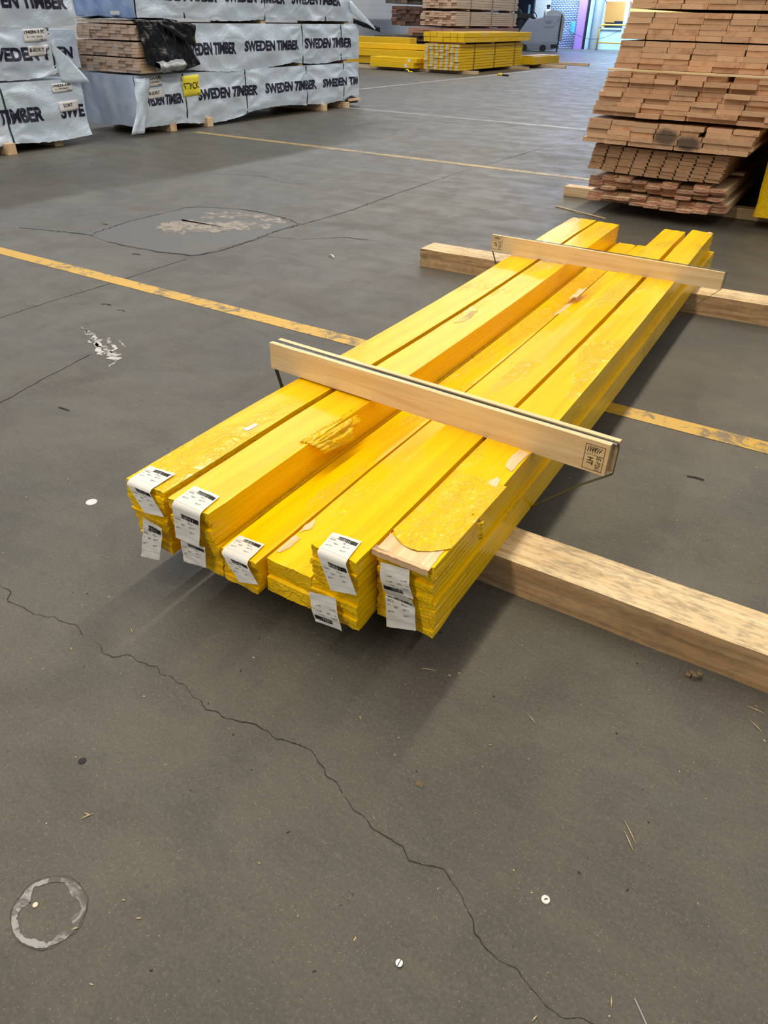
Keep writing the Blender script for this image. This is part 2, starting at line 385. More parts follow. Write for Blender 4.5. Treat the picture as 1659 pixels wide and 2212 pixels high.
def text_geo(body, size=1., bold=0., shear=0., slices=0.):
    """outline text as (verts, faces) in its own plane, cut into vertical slices so that it can follow a wavy sheet"""
    cu = bpy.data.curves.new('t', 'FONT'); cu.body = body; cu.size = size; cu.offset = bold; cu.shear = shear; cu.resolution_u = 3
    o = bpy.data.objects.new('t', cu); COL.objects.link(o)
    bpy.context.view_layer.update()
    me = bpy.data.meshes.new_from_object(o.evaluated_get(bpy.context.evaluated_depsgraph_get()))
    bpy.data.objects.remove(o); bpy.data.curves.remove(cu)
    if slices:
        bm = bmesh.new(); bm.from_mesh(me)
        xs = [v.co.x for v in bm.verts]; x = min(xs)+slices
        while x < max(xs):
            bmesh.ops.bisect_plane(bm, geom=bm.verts[:]+bm.edges[:]+bm.faces[:], plane_co=(x, 0, 0), plane_no=(1, 0, 0)); x += slices
        ys = [v.co.y for v in bm.verts]; y = min(ys)+slices
        while y < max(ys):
            bmesh.ops.bisect_plane(bm, geom=bm.verts[:]+bm.edges[:]+bm.faces[:], plane_co=(0, y, 0), plane_no=(0, 1, 0)); y += slices
        bm.to_mesh(me); bm.free()
    V = [tuple(v.co) for v in me.vertices]; F = [tuple(p.vertices) for p in me.polygons]
    bpy.data.meshes.remove(me)
    x0 = min(v[0] for v in V); x1 = max(v[0] for v in V); y0 = min(v[1] for v in V); y1 = max(v[1] for v in V)
    V = [((v[0]-x0)/(x1-x0), (v[1]-y0)/(y1-y0)) for v in V]
    return V, F, (x1-x0)/(y1-y0)
def add_text(mb, body, fn, mi=0, bold=0., shear=0., slices=0.):
    """fn maps (u,v) of the text box (0..1) to the world"""
    key = (body, bold, shear, slices)
    if key not in _tx: _tx[key] = text_geo(body, 1., bold, shear, slices)
    V, F, asp = _tx[key]; k = len(mb.v)
    for u, v in V: mb.v.append(tuple(fn(u, v)))
    for f in F: mb.face([k+i for i in f], mi)
def nz(x, y=0., z=0.): return noise.noise(Vector((x, y, z)))

# ================================================================== THE HALL
b = MB(); b.quad((-60, -12, 0), (14, -12, 0), (14, 62, 0), (-60, 62, 0))
floor = obj('floor', b, MF, kind='structure', origin=(0, 0, 0), recalc=False)
def smooth_poly(pts, step=.03, amp=.004, seed=0.):
    out = []
    for i in range(len(pts)-1):
        a, c = Vector(pts[i]), Vector(pts[i+1]); n = max(1, int((c-a).length/step))
        for k in range(n):
            p = a.lerp(c, k/n); d = (c-a).normalized(); q = Vector((-d.y, d.x))*amp*nz(p.x*31+seed, p.y*31)*2
            out.append(p+q)
    out.append(Vector(pts[-1])); return out
def crack(name, pts, wd, mat, z=.0012, amp=.006, step=.02, seed=0., gaps=0., parent=floor):
    P = smooth_poly([Vector(p) for p in pts], step, amp, seed); b = MB(); k = 0
    for i, p in enumerate(P):
        d = (P[min(i+1, len(P)-1)]-P[max(i-1, 0)]).normalized(); q = Vector((-d.y, d.x))
        w_ = wd*(.22+1.3*abs(nz(p.x*9+seed, p.y*9, 3))+.9*abs(nz(p.x*90, p.y*90))); p = p+q*wd*1.8*nz(p.x*130, p.y*130, seed)
        if gaps and nz(p.x*4+seed, p.y*4, 7) > .55-gaps: w_ *= .12
        b.v += [(p.x-q.x*w_, p.y-q.y*w_, z), (p.x+q.x*w_, p.y+q.y*w_, z)]
        if i: k = 2*i; b.face((k-2, k, k+1, k-1))
    return obj(name, b, mat, parent, origin=(P[0].x, P[0].y, 0), recalc=False)
def strip(name, p0, p1, wd, mat, z=.0015, label=None, kind=None):
    a, c = Vector(p0), Vector(p1); d = (c-a).normalized(); q = Vector((-d.y, d.x))*wd/2; n = 90; b = MB()
    for i in range(n+1):
        p = a.lerp(c, i/n); e = .03*wd
        b.v += [(p.x-q.x*(1+e*nz(i*3.1, 1)), p.y-q.y*(1+.06*nz(i*1.3, 1)), z), (p.x+q.x, p.y+q.y*(1+.06*nz(i*1.7, 5)), z)]
        if i: k = 2*i; b.face((k-2, k, k+1, k-1))
    o = obj(name, b, mat, floor, origin=(0, 0, 0), recalc=False)
    return o
strip('painted_line', (-8.2, 2.985), (4, 2.945), .105, M_YLINE)
strip('painted_line', (-8.15, 8.24), (-.5, 8.245), .13, M_YLINE2)
strip('painted_line', (-8.6, 12.39), (-1, 12.35), .10, M_WLINE)
strip('painted_line', (-10.45, 12.0), (-10.05, 40), .10, M_WLINE)
crack('floor_crack', [(-1.782, .785), (-1.74, .783), (-1.711, .766), (-1.676, .753), (-1.64, .753), (-1.567, .766), (-1.503, .785), (-1.458, .788), (-1.418, .786), (-1.364, .779), (-1.303, .764), (-1.281, .77), (-1.23, .795), (-1.19, .798), (-1.136, .794), (-1.08, .796), (-1.042, .79), (-1.004, .783), (-.964, .774), (-.928, .775), (-.888, .772), (-.84, .792), (-.787, .797), (-.754, .799), (-.671, .812), (-.612, .788), (-.54, .757)], .0012, M_CRACK, amp=.006, step=.004, gaps=.06)
crack('floor_crack', [(-.534, .752), (-.485, .737), (-.448, .725), (-.405, .72), (-.367, .722), (-.341, .705), (-.322, .71), (-.276, .723), (-.24, .713), (-.212, .693), (-.19, .672), (-.164, .649), (-.144, .638), (-.113, .629), (-.077, .629), (-.066, .623), (-.037, .616), (-.013, .609), (.014, .606), (.043, .617), (.09, .632), (.2, .63)], .0009, M_CRACK, amp=.004, step=.004, gaps=.12, seed=4)
crack('floor_joint', [(-3.766, 1.2), (-3.766, 2.157), (-3.77, 2.518), (-3.754, 2.938), (-3.762, 3.649)], .0035, M_CRACK, amp=.004, seed=2, gaps=.25)
crack('floor_joint', [(-3.719, 4.825), (-3.683, 5.497), (-3.734, 6.375), (-3.764, 7.833), (-3.70, 9.7), (-3.666, 11.7), (-3.66, 15)], .006, M_CRACK, amp=.006, seed=3, gaps=.15)
crack('floor_crack', [(-2.84, 1.40), (-2.841, 1.517), (-2.904, 1.797), (-2.954, 2.088)], .0028, M_CRACK, amp=.003, seed=5)
crack('floor_crack', [(-5.4, 3.45), (-4.909, 3.599), (-4.742, 3.619), (-4.563, 3.56), (-4.265, 3.565), (-4.031, 3.585), (-3.77, 3.657), (-3.717, 3.857), (-3.713, 4.205), (-3.752, 4.557), (-3.719, 4.825), (-3.993, 4.92), (-4.277, 4.962), (-4.471, 4.948), (-4.741, 4.835), (-4.882, 4.728), (-4.878, 4.532), (-4.888, 4.334), (-4.892, 4.089), (-4.805, 3.646)], .006, M_CRACK, amp=.012, step=.03, seed=6, gaps=.2, z=.0022)
crack('floor_crack', [(-3.75, 4.35), (-3.45, 4.45), (-3.2, 4.7), (-2.9, 4.75)], .004, M_CRACK, amp=.012, seed=8, gaps=.2)
crack('floor_crack', [(-5.9, 6.0), (-5.3, 6.25), (-4.9, 6.1), (-4.3, 6.5)], .004, M_CRACK, amp=.012, seed=9, gaps=.3)
0 and crack('floor_crack', [(-.53, .752), (-.49, .76), (-.44, .775), (-.40, .78)], .0008, M_CRACK, amp=.004, seed=12, gaps=.3)
def poly_patch(name, pts, mat, z, amp=.02, seed=0, step=.04):
    P = smooth_poly([Vector(p) for p in pts]+[Vector(pts[0])], step, amp, seed)[:-1]; b = MB(); b.v = [(p.x, p.y, z) for p in P]; b.face(range(len(P)))
    return obj(name, b, mat, floor, origin=(0, 0, 0), recalc=False)
poly_patch('repair_patch', [(-4.88, 3.62), (-4.56, 3.57), (-4.03, 3.59), (-3.78, 3.67), (-3.72, 4.2), (-3.75, 4.8), (-4.28, 4.94), (-4.74, 4.82), (-4.88, 4.7), (-4.88, 4.3)], M_PATCHD, .0010)
poly_patch('chalky_stain', [(-4.62, 4.10), (-4.30, 4.02), (-4.10, 4.25), (-3.84, 4.55), (-3.9, 4.68), (-4.2, 4.62), (-4.35, 4.40), (-4.62, 4.38)], M_PATCHL, .0016, .06)
poly_patch('chalky_stain', [(-4.5, 4.5), (-4.2, 4.72), (-3.86, 4.74), (-3.9, 4.86), (-4.3, 4.86), (-4.6, 4.7)], M_PATCHL, .0016, .06, 3)
# round mark of a filled core hole
b = MB(); n = 72
for i in range(n+1):
    a = 2*pi*i/n; ro = 1+.05*nz(cos(a)*2, sin(a)*2, 1)+.03*nz(cos(a)*9, sin(a)*9, 2); wd = .12+.30*abs(nz(cos(a)*1.6+5, sin(a)*1.6))+.07*nz(cos(a)*12, sin(a)*12, 9)
    b.v += [(-.868+.070*ro*cos(a), .2565+.062*ro*sin(a), .0012), (-.868+.070*(ro-wd)*cos(a), .2565+.062*(ro-wd)*sin(a), .0012)]
    if i: k = 2*i; b.face((k-2, k, k+1, k-1))
obj('core_hole_ring', b, M_RING, floor, origin=(-.868, .2565, 0), recalc=False)
crack('floor_crack', [(-.868+.073*cos(a/20*2*pi), .2565+.065*sin(a/20*2*pi)) for a in range(21)], .0005, M_CRACK, z=.0016, amp=.003, step=.004, gaps=.35)
for k, (p, q, wd) in enumerate([((-3.225, 2.28), (-2.79, 2.12), .020), ((-3.13, 2.235), (-2.90, 2.115), .010), ((-3.06, 2.285), (-2.88, 2.17), .012), ((-2.985, 2.30), (-2.885, 2.245), .009), ((-3.30, 2.31), (-3.16, 2.28), .006), ((-2.80, 2.11), (-2.76, 2.04), .008)]):
    crack('white_scuff', [p, q], wd, M_SCUFF, amp=.012, seed=20+k, z=.0013, gaps=.15)
0 and crack('dark_stain', [(-.745, .357), (-.735, .385), (-.728, .41)], .010, paint('floor_stain', (58, 60, 62), .8), amp=.01, seed=31, z=.0008)
for k, (x, y, wd) in enumerate([(-3.5, 2.62, .008), (-3.35, 2.60, .006), (-4.15, 3.45, .010), (-2.6, 1.62, .006), (-5.0, 3.9, .012), (-1.05, 3.66, .01), (-.2, 2.55, .008)]):
    crack('floor_pit', [(x, y), (x+.03, y+.012), (x+.06, y+.008)], wd, M_CRACK, amp=.006, seed=41+k)

# walls and what belongs to the far end of the hall
b = MB(); b.box(-19.7, -19.5, 8, 43.5, 0, 7); obj('wall_left', b, M_SIDING, kind='structure')
b = MB(); b.box(-18.7, -16.92, 49.2, 49.4, 0, 7); obj('wall_back', b, M_BRICK, kind='structure')
b = MB(); b.box(-30, -18.72, 49.2, 49.4, 0, 7); obj('wall_back', b, M_SIDING, kind='structure')
b = MB(); b.box(-19.5, -19.15, 26.6, 26.9, 0, 7); obj('trim_1', b, M_COLG, kind='structure')
b = MB(); b.box(-16.9, -16.40, 48.95, 49.3, 0, 7); obj('trim_2', b, M_PURPLE, kind='structure')
b = MB(); b.box(-16.38, -16.26, 48.9, 49.2, 0, 7); obj('trim_3', b, M_BLACK, kind='structure')
b = MB(); b.box(-16.24, -16.17, 48.95, 50.3, 0, 7); obj('trim_4', b, M_SKYP, kind='structure')
b = MB(); b.prism([(-15.91+.26*cos(a*pi/12), 49.6+.30*sin(a*pi/12)) for a in range(24)], 0, 7, 0); obj('trim_5', b, M_COLG, kind='structure')
b = MB(); b.box(-15.72, -9, 49.8, 49.95, 0, 1.02); b.box(-15.72, -9, 49.8, 49.95, 2.38, 7); obj('wall_right', b, M_SKYP, kind='structure')
b = MB(); b.box(-15.72, -15.62, 49.72, 49.95, 1.02, 2.38); b.box(-14.42, -14.2, 49.7, 49.97, 0, 2.38); b.box(-15.72, -9, 49.72, 49.97, .98, 1.06); b.box(-15.72, -9, 49.72, 49.97, 2.32, 2.42)
wf = obj('window_1', b, M_SKYP, kind='structure')
b = MB(); b.box(-15.62, -14.42, 49.82, 49.84, 1.06, 2.32); b.box(-14.2, -9.1, 49.82, 49.84, 1.06, 2.32); obj('pane', b, M_GLASS, wf)
b = MB(); b.box(-18, -8, 53.5, 53.7, 0, 4); b.box(-17.2, -17.0, 50.1, 53.5, 0, 4); b.box(-16.3, -8, 50, 53.5, 3.9, 4); obj('wall_office', b, M_CREAM, kind='structure')
lamp('office_lamp', (-14, 51.8, 3.7), 3, 1.6, 230, (1, .87, .62))
def office_chair(x, y, s, label):
    e = empty('office_chair', (x, y, 0), label, 'chair', 'chairs in the office')
    b = MB(); b.grid(lambda u, v: (x+(u-.5)*.62*s*(1-.12*v**3), y+.04*sin(u*pi)-.12*v, .62+.78*v*s), 8, 8); b.grid(lambda u, v: (x+(u-.5)*.62*s*(1-.12*v**3), y+.10+.04*sin(u*pi)-.12*v, .62+.78*v*s), 8, 8)
    b.box(x-.29*s, x+.29*s, y-.1, y+.1, .60, 1.3*s); obj('backrest', b, M_CHAIR, e, bevel=.03)
    b = MB(); b.box(x-.3*s, x+.3*s, y-.55, y, .45, .58); obj('seat', b, M_CHAIR, e, bevel=.03)
    b = MB(); b.tube([(x, y-.25, .06), (x, y-.25, .45)], .035); b.box(x-.3, x+.3, y-.28, y-.22, .02, .07); b.box(x-.03, x+.03, y-.55, y+.05, .02, .07); obj('pedestal', b, M_BLACK, e)
office_chair(-15.05, 51.1, 1.0, 'wide blue-grey office chair seen through the lit office window')
office_chair(-15.95, 52.2, .9, 'smaller dark office chair behind the blue-grey one, left in the window')
# yellow guard rail
e = empty('guard_rail', (-15.2, 48.7, 0), 'yellow tubular guard rail on the floor in front of the office window', 'railing')
b = MB(); b.tube([(-15.42, 48.7, 0), (-15.42, 48.7, 1.02), (-15.40, 48.7, 1.12), (-15.33, 48.7, 1.19), (-15.22, 48.7, 1.21), (-13.2, 48.7, 1.21), (-13.1, 48.7, 1.15), (-13.08, 48.7, 1.0), (-13.08, 48.7, 0)], .042, 10); obj('tube_frame', b, M_YRAIL, e)
b = MB(); b.tube([(-15.42, 48.7, .36), (-13.08, 48.7, .36)], .036, 8); obj('cross_tube', b, M_YRAIL, e)
b = MB(); b.tube([(-15.42, 48.7, 0), (-15.42, 48.7, .02)], .10, 12); obj('foot_plate', b, M_BLACK, e)
b = MB(); P = [(-17.0+t*3.2, 47.9+.7*t, .92-.52*sin(pi*min(1, t*1.02))+.25*t) for t in [i/20 for i in range(21)]]
obj('hanging_cable', b.tube(P, .012, 6), M_BLACK, label='thin dark cable sagging from the floor scrubber towards the office window', cat='cable')
b = MB(); b.box(-17.15, -16.95, 48.6, 48.9, .75, 1.32); obj('wall_dispenser', b, paint('cyan_plastic', (96, 190, 226), .4), label='small bright cyan box on the brick wall beside the purple strip', cat='box', bevel=.03)

# ride-on floor scrubber: side profile pushed out to its real width
MX, MY = -16.96, 43.0; sx = .0266; sz = .0203; ax = Vector((.93, .366, 0)).normalized(); ay = Vector((-.366, .93, 0)).normalized()
def mc(px, py, h):   # profile units (x to the right, y up, origin under the wheel), h = depth into the machine
    return tuple(Vector((MX, MY, 0))+ax*(px*sx)+ay*h+Vector((0, 0, py*sz)))
e = empty('floor_scrubber', (MX, MY, 0), 'grey ride-on floor scrubber parked in front of the brick wall', 'cleaning machine')
body = [(-32, 18), (38, 18), (41, 22), (45, 78), (40, 80), (15, 80), (13, 75), (-11, 68), (-18, 72), (-25, 60), (-33, 44), (-36, 36)]
b = MB(); b.prism(body, -.45, .45, 0, mc); obj('body', b, M_GREYM, e, bevel=.05)
b = MB(); b.prism([(-33, 8), (-30, 19), (42, 19), (42, 8), (32, 4), (-20, 3)], -.47, .47, 0, mc); obj('skirt', b, M_GREYD, e, bevel=.03)
b = MB(); b.prism([(15, 79), (45, 79), (49, 74), (47, 80), (42, 87), (22, 89), (15, 85)], -.42, .42, 0, mc); obj('tank_lid', b, M_LID, e, bevel=.03)
b = MB(); b.prism([(43, 22), (50, 24), (51, 70), (48, 80), (44, 80)], -.40, .40, 0, mc); obj('rear_tank', b, M_GREYL, e, bevel=.04)
b = MB(); b.prism([(41, -3), (44, -3), (45, 22), (45, 78), (43, 79), (42, 22)], -.50, -.44, 0, mc); obj('squeegee_hose', b, M_BLACK, e)
b = MB(); b.prism([(12, 78), (41, 78), (41, 73), (30, 54), (16, 52), (12, 56)], -.475, -.45, 0, mc); obj('side_cover', b, M_GREYM, e, bevel=.008)
b = MB(); b.prism([(21+6.5*cos(a*pi/8), 64+3.4*sin(a*pi/8)) for a in range(16)], -.49, -.475, 0, mc); obj('oval_badge', b, M_GREYD, e)
b = MB(); b.prism([(30, 8), (41, 8), (41, 16), (30, 16)], -.49, -.46, 0, mc); obj('rear_light', b, M_BLACK, e)
for wx in (15, -22):
    b = MB(); b.prism([(wx+8*cos(a*pi/10)*.8, 7+8*sin(a*pi/10)*.98) for a in range(20)], -.49, -.25, 0, mc); obj('wheel', b, M_BLACK, e)
b = MB(); b.prism([(-39, 69), (-8, 68), (-6, 72), (-14, 80), (-34, 81)], -.35, .35, 0, mc); b.prism([(-38, 30), (-31, 30), (-28, 70), (-38, 70)], -.3, .3, 0, mc); obj('control_console', b, M_BLACK, e, bevel=.02)
b = MB(); b.tube([mc(-12+8*cos(t*pi/10), 78+7*sin(t*pi/10)-4*cos(t*pi/10), .1+.22*sin(t*pi/10)) for t in range(21)], .022, 6, cap=False); b.tube([mc(-12, 78, .1), mc(-14, 66, .1)], .02); obj('steering_wheel', b, M_BLACK, e)
b = MB(); b.prism([(-45, 66), (-33, 66), (-34, 84), (-38, 90), (-43, 90), (-46, 84)], .1, .6, 0, mc); obj('seat', b, M_BLACK, e, bevel=.05)
b = MB(); b.prism([(-22, 80), (-18, 80), (-18, 99), (-22, 99)], -.1, 0, 0, mc); obj('windscreen_tag', b, paint('pale_cyan', (150, 200, 230), .3), e)

# fork lift behind it
e = empty('forklift', (-19.6, 46.5, 0), 'red forklift with dark mast behind the floor scrubber', 'forklift')
b = MB(); b.box(-19.75, -19.42, 46.3, 46.5, .2, 4); b.box(-18.95, -18.62, 46.3, 46.5, .2, 4); b.box(-19.42, -18.95, 46.44, 46.5, .3, 4); obj('mast', b, M_NAVY, e)
b = MB(); b.box(-21.0, -19.9, 46.0, 47.6, .25, 1.15); obj('body', b, M_RED2, e, bevel=.08)
b = MB(); b.grid(lambda u, v: (-20.45+.42*cos(u*2*pi)*sin(v*pi), 46.4+.35*sin(u*2*pi)*sin(v*pi), 1.45-.42*cos(v*pi)), 14, 10); obj('seat', b, M_BLACK, e)
b = MB(); b.tube([(-20.15, 46.2, 1.1), (-20.1, 46.2, 3)], .05); b.tube([(-19.88, 46.2, 1.1), (-19.86, 46.2, 3)], .05); obj('guard_post', b, M_RUST, e)
b = MB(); b.box(-19.82, -19.76, 46.2, 46.25, 1.7, 2.2); obj('marker_light', b, M_ORANGE, e)
for xx in (-20.8, -20.1, -19.0):
    b = MB(); b.tube([(xx, 46.0, .3), (xx, 46.35, .3)], .30, 16); obj('wheel', b, M_BLACK, e)
e = empty('fire_extinguisher', (-18.4, 48.0, .9), 'pale cylinder with black valve standing behind the scrubber lid', 'extinguisher')
b = MB(); b.tube([(-18.4, 48, 0.9), (-18.4, 48, 1.75), (-18.4, 48, 1.86), (-18.4, 48, 1.9)], [.22, .22, .16, .05], 16); b.box(-18.6, -18.2, 47.8, 48.2, 0, .9); obj('cylinder', b, M_WHITEP, e)
b = MB(); b.tube([(-18.4, 48, 1.88), (-18.4, 48, 2.1)], [.09, .05], 8); b.box(-18.5, -18.3, 47.95, 48.05, 1.98, 2.08); obj('valve', b, M_BLACK, e)
b = MB(); b.grid(lambda u, v: (-18.4+.226*cos(-2.2+u*1.3), 48+.226*sin(-2.2+u*1.3), 1.35+.2*v), 6, 1); obj('red_mark', b, M_RED2, e)

# ================================================================== FOREGROUND: dunnage
def dun(name, x0, x1, y0, y1, h, label, group, seams=True, skew=0.):
    """squared timber lying along X with slightly wavy faces; top is its own weathered part"""
    b = MB(); nx = int((x1-x0)/.04)
    def fr(u, v):
        x = x0+(x1-x0)*u; yy = y0+skew*(x-x0); z = h*v
        g = .006*exp(-((v-.47)/.035)**2) if seams else 0
        return (x+(.003*nz(z*60) if u in (0, 1) else 0), yy+g+.0025*nz(x*5, z*30), z-.002*(v > .99)*abs(nz(x*14, 2)))
    def bk(u, v):
        x = x0+(x1-x0)*u; return (x, y1+skew*(x-x0)+.002*nz(x*5, v*3, 9), h*v)
    b.grid(fr, nx, 14); b.grid(bk, nx, 4)
    for xe, u in ((x0, 0), (x1, 1)):
        b.grid(lambda a, v, u=u: tuple(Vector(fr(u, v)).lerp(Vector(bk(u, v)), a)), 8, 14)
    b.grid(lambda u, a: tuple(Vector(fr(u, 0)).lerp(Vector(bk(u, 0)), a)), nx, 2)
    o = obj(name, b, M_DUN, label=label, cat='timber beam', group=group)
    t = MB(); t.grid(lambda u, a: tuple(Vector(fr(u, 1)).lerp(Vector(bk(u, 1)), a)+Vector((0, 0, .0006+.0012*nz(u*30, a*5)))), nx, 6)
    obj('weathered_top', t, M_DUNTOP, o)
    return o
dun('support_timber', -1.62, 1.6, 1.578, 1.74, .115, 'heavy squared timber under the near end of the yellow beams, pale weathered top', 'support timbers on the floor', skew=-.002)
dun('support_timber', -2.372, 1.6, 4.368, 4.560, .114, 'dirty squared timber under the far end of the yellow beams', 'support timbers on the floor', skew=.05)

# ================================================================== FOREGROUND: film wrapped beams
SUPN, SUPF = 1.65, 4.45
def sag(y): 
    t = (y-SUPN)/(SUPF-SUPN); return -.018*sin(pi*t) if 0 < t < 1 else 0.
def wrapped_beam(xs, xf, y0, y1, z0, z1, label, seed, nl=5, off=.005, rag=1.):
    """stack of boards in tight film: ragged ends, faint steps on the long sides"""
    rnd = random.Random(seed); h = (z1-z0)/nl; lv = [(z0, .004, 0)]
    offs = [[rnd.uniform(-off, off) for _ in range(nl)] for _ in (0, 1)]
    for k in range(nl):
        zb = z0+h*k
        lv += [(zb+h*.10, .0, k), (zb+h*.5, -.0006, k), (zb+h*.90, .0, k)]
        if k < nl-1: lv.append((zb+h, .0035, k))
    lv.append((z1, .0004, nl-1))
    def P(u, j, y, endw=0):
        z, ins, k = lv[j]; t = (y-y0)/(y1-y0); d = min(y-y0, y1-y)
        loose = .12+1.0*rag*exp(-max(d, 0)/.07)
        xl = xs[0]+(xf[0]-xs[0])*t+ins*loose; xr = xs[1]+(xf[1]-xs[1])*t-ins*loose
        am = .0008+.004*rag*exp(-max(d, 0)/.12)
        xl += am*nz(y*11, z*45, seed); xr += am*nz(y*11, z*45, seed+50)
        zz = z+sag(y)
        if j == len(lv)-1: zz += .0012*nz(u*3+seed, y*5)+.003*rag*exp(-max(d, 0)/.05)*nz(u*6, y*30, seed)
        return Vector((xl+(xr-xl)*u, y, zz))
    def yend(u, j, e):
        z, ins, k = lv[j]; o = offs[e][k]+(.003*rag if ins > .003 else 0)
        if ins > .003 and k < nl-1: o = max(offs[e][k], offs[e][k+1])+.003*rag
        o += .006*rag*nz(u*2.2+seed, z*20, e)+.004*rag*nz(u*7+z*60, z*60-u*5, seed)
        return (y0+o) if e == 0 else (y1-o)
    nd = 60; dist = [0, .008, .02, .04, .07, .11, .16]; ys = [y0+d for d in dist]; m = nd-14
    L = [y0+.16+(y1-y0-.32)*i/m for i in range(1, m)]; ys = ys+L+[y1-d for d in dist[::-1]]; ny = len(ys)-1
    def Y(i, u, j):
        return yend(u, j, 0) if i == 0 else yend(u, j, 1) if i == ny else ys[i] if abs(i-ny/2) < ny/2-1.5 else ys[i]+(yend(u, j, 0)-y0 if i == 1 else -(y1-yend(u, j, 1)))*.8
    b = MB(); nj = len(lv)-1; U = 8
    b.grid(lambda a, c: P(0, round(c*nj), Y(round(a*ny), 0, round(c*nj))), ny, nj, sm=False)
    b.grid(lambda a, c: P(1, round(c*nj), Y(round(a*ny), 1, round(c*nj))), ny, nj, sm=False)
    b.grid(lambda a, c: P(round(c*U)/U, nj, Y(round(a*ny), round(c*U)/U, nj)), ny, U)
    b.grid(lambda a, c: P(round(c*U)/U, 0, Y(round(a*ny), round(c*U)/U, 0)), ny, U, sm=False)
    for e, i in ((0, 0), (1, ny)):
        b.grid(lambda a, c, e=e, i=i: P(round(a*U)/U, round(c*nj), Y(i, round(a*U)/U, round(c*nj))), U, nj, sm=False)
    mb = b
    o = obj('wrapped_beam', mb, M_FILM, label=label, cat='timber beam', group='yellow film-wrapped beams in the strapped bundle')
    bm = bmesh.new(); bm.from_mesh(o.data); bmesh.ops.remove_doubles(bm, verts=bm.verts, dist=1e-5); bmesh.ops.recalc_face_normals(bm, faces=bm.faces)
    for ed in bm.edges: ed.smooth = ed.calc_face_angle(0) < radians(38)
    for f in bm.faces: f.smooth = True
    bm.to_mesh(o.data); bm.free()
    return o
B = {}
ZB, ZM, ZT = .1155, .221, .332
B['Al'] = wrapped_beam((-1.462, -1.338), (-1.52, -1.392), 1.066, 4.86, ZB, ZM, 'leftmost yellow beam of the bottom layer, narrow label on its end', 11, rag=1.3)
B['Bl'] = wrapped_beam((-1.300, -1.150), (-1.352, -1.199), 1.072, 4.88, ZB, ZM, 'bottom-layer yellow beam, second from the left, under the long-labelled beam', 12, rag=1.3)
B['C'] = wrapped_beam((-1.144, -1.022), (-1.193, -1.080), 1.072, 4.88, ZB, ZM+.002, 'uncovered bottom-layer beam with a slanting label folded over its end', 13, rag=1.2)
B['D'] = wrapped_beam((-1.012, -.868), (-1.076, -.935), 1.098, 4.90, ZB, ZM+.003, 'uncovered bottom-layer beam without label, film torn along its left edge', 14, nl=2, rag=.7)
B['El'] = wrapped_beam((-.862, -.722), (-.935, -.800), 1.092, 4.88, ZB, ZM+.004, 'bottom-layer yellow beam with an upside-down label, second from the right', 15, rag=1.4)
B['Fl'] = wrapped_beam((-.716, -.552), (-.790, -.630), 1.178, 5.02, ZB, ZM+.004, 'rightmost yellow beam of the bottom layer, label low on its end', 16, rag=1.3)
B['Au'] = wrapped_beam((-1.472, -1.330), (-1.528, -1.372), 1.062, 4.90, ZM+.002, ZT, 'leftmost yellow beam of the top layer, label folded over its end', 21, nl=6, rag=1.1)
B['Bu'] = wrapped_beam((-1.305, -1.160), (-1.355, -1.212), 1.062, 4.88, ZM+.002, ZT, 'top-layer yellow beam, second from the left, with a long label', 22, nl=6, rag=.9)
B['Eu'] = wrapped_beam((-.857, -.724), (-.934, -.808), 1.092, 4.90, ZM+.006, ZT+.009, 'top-layer yellow beam, second from the right, clean top with one label', 23, nl=6, rag=1.)
B['Fu'] = wrapped_beam((-.714, -.560), (-.785, -.658), 1.172, 4.985, ZM+.006, ZT+.008, 'rightmost yellow beam of the top layer, bare wood showing at its near end', 24, nl=6, rag=1.1)

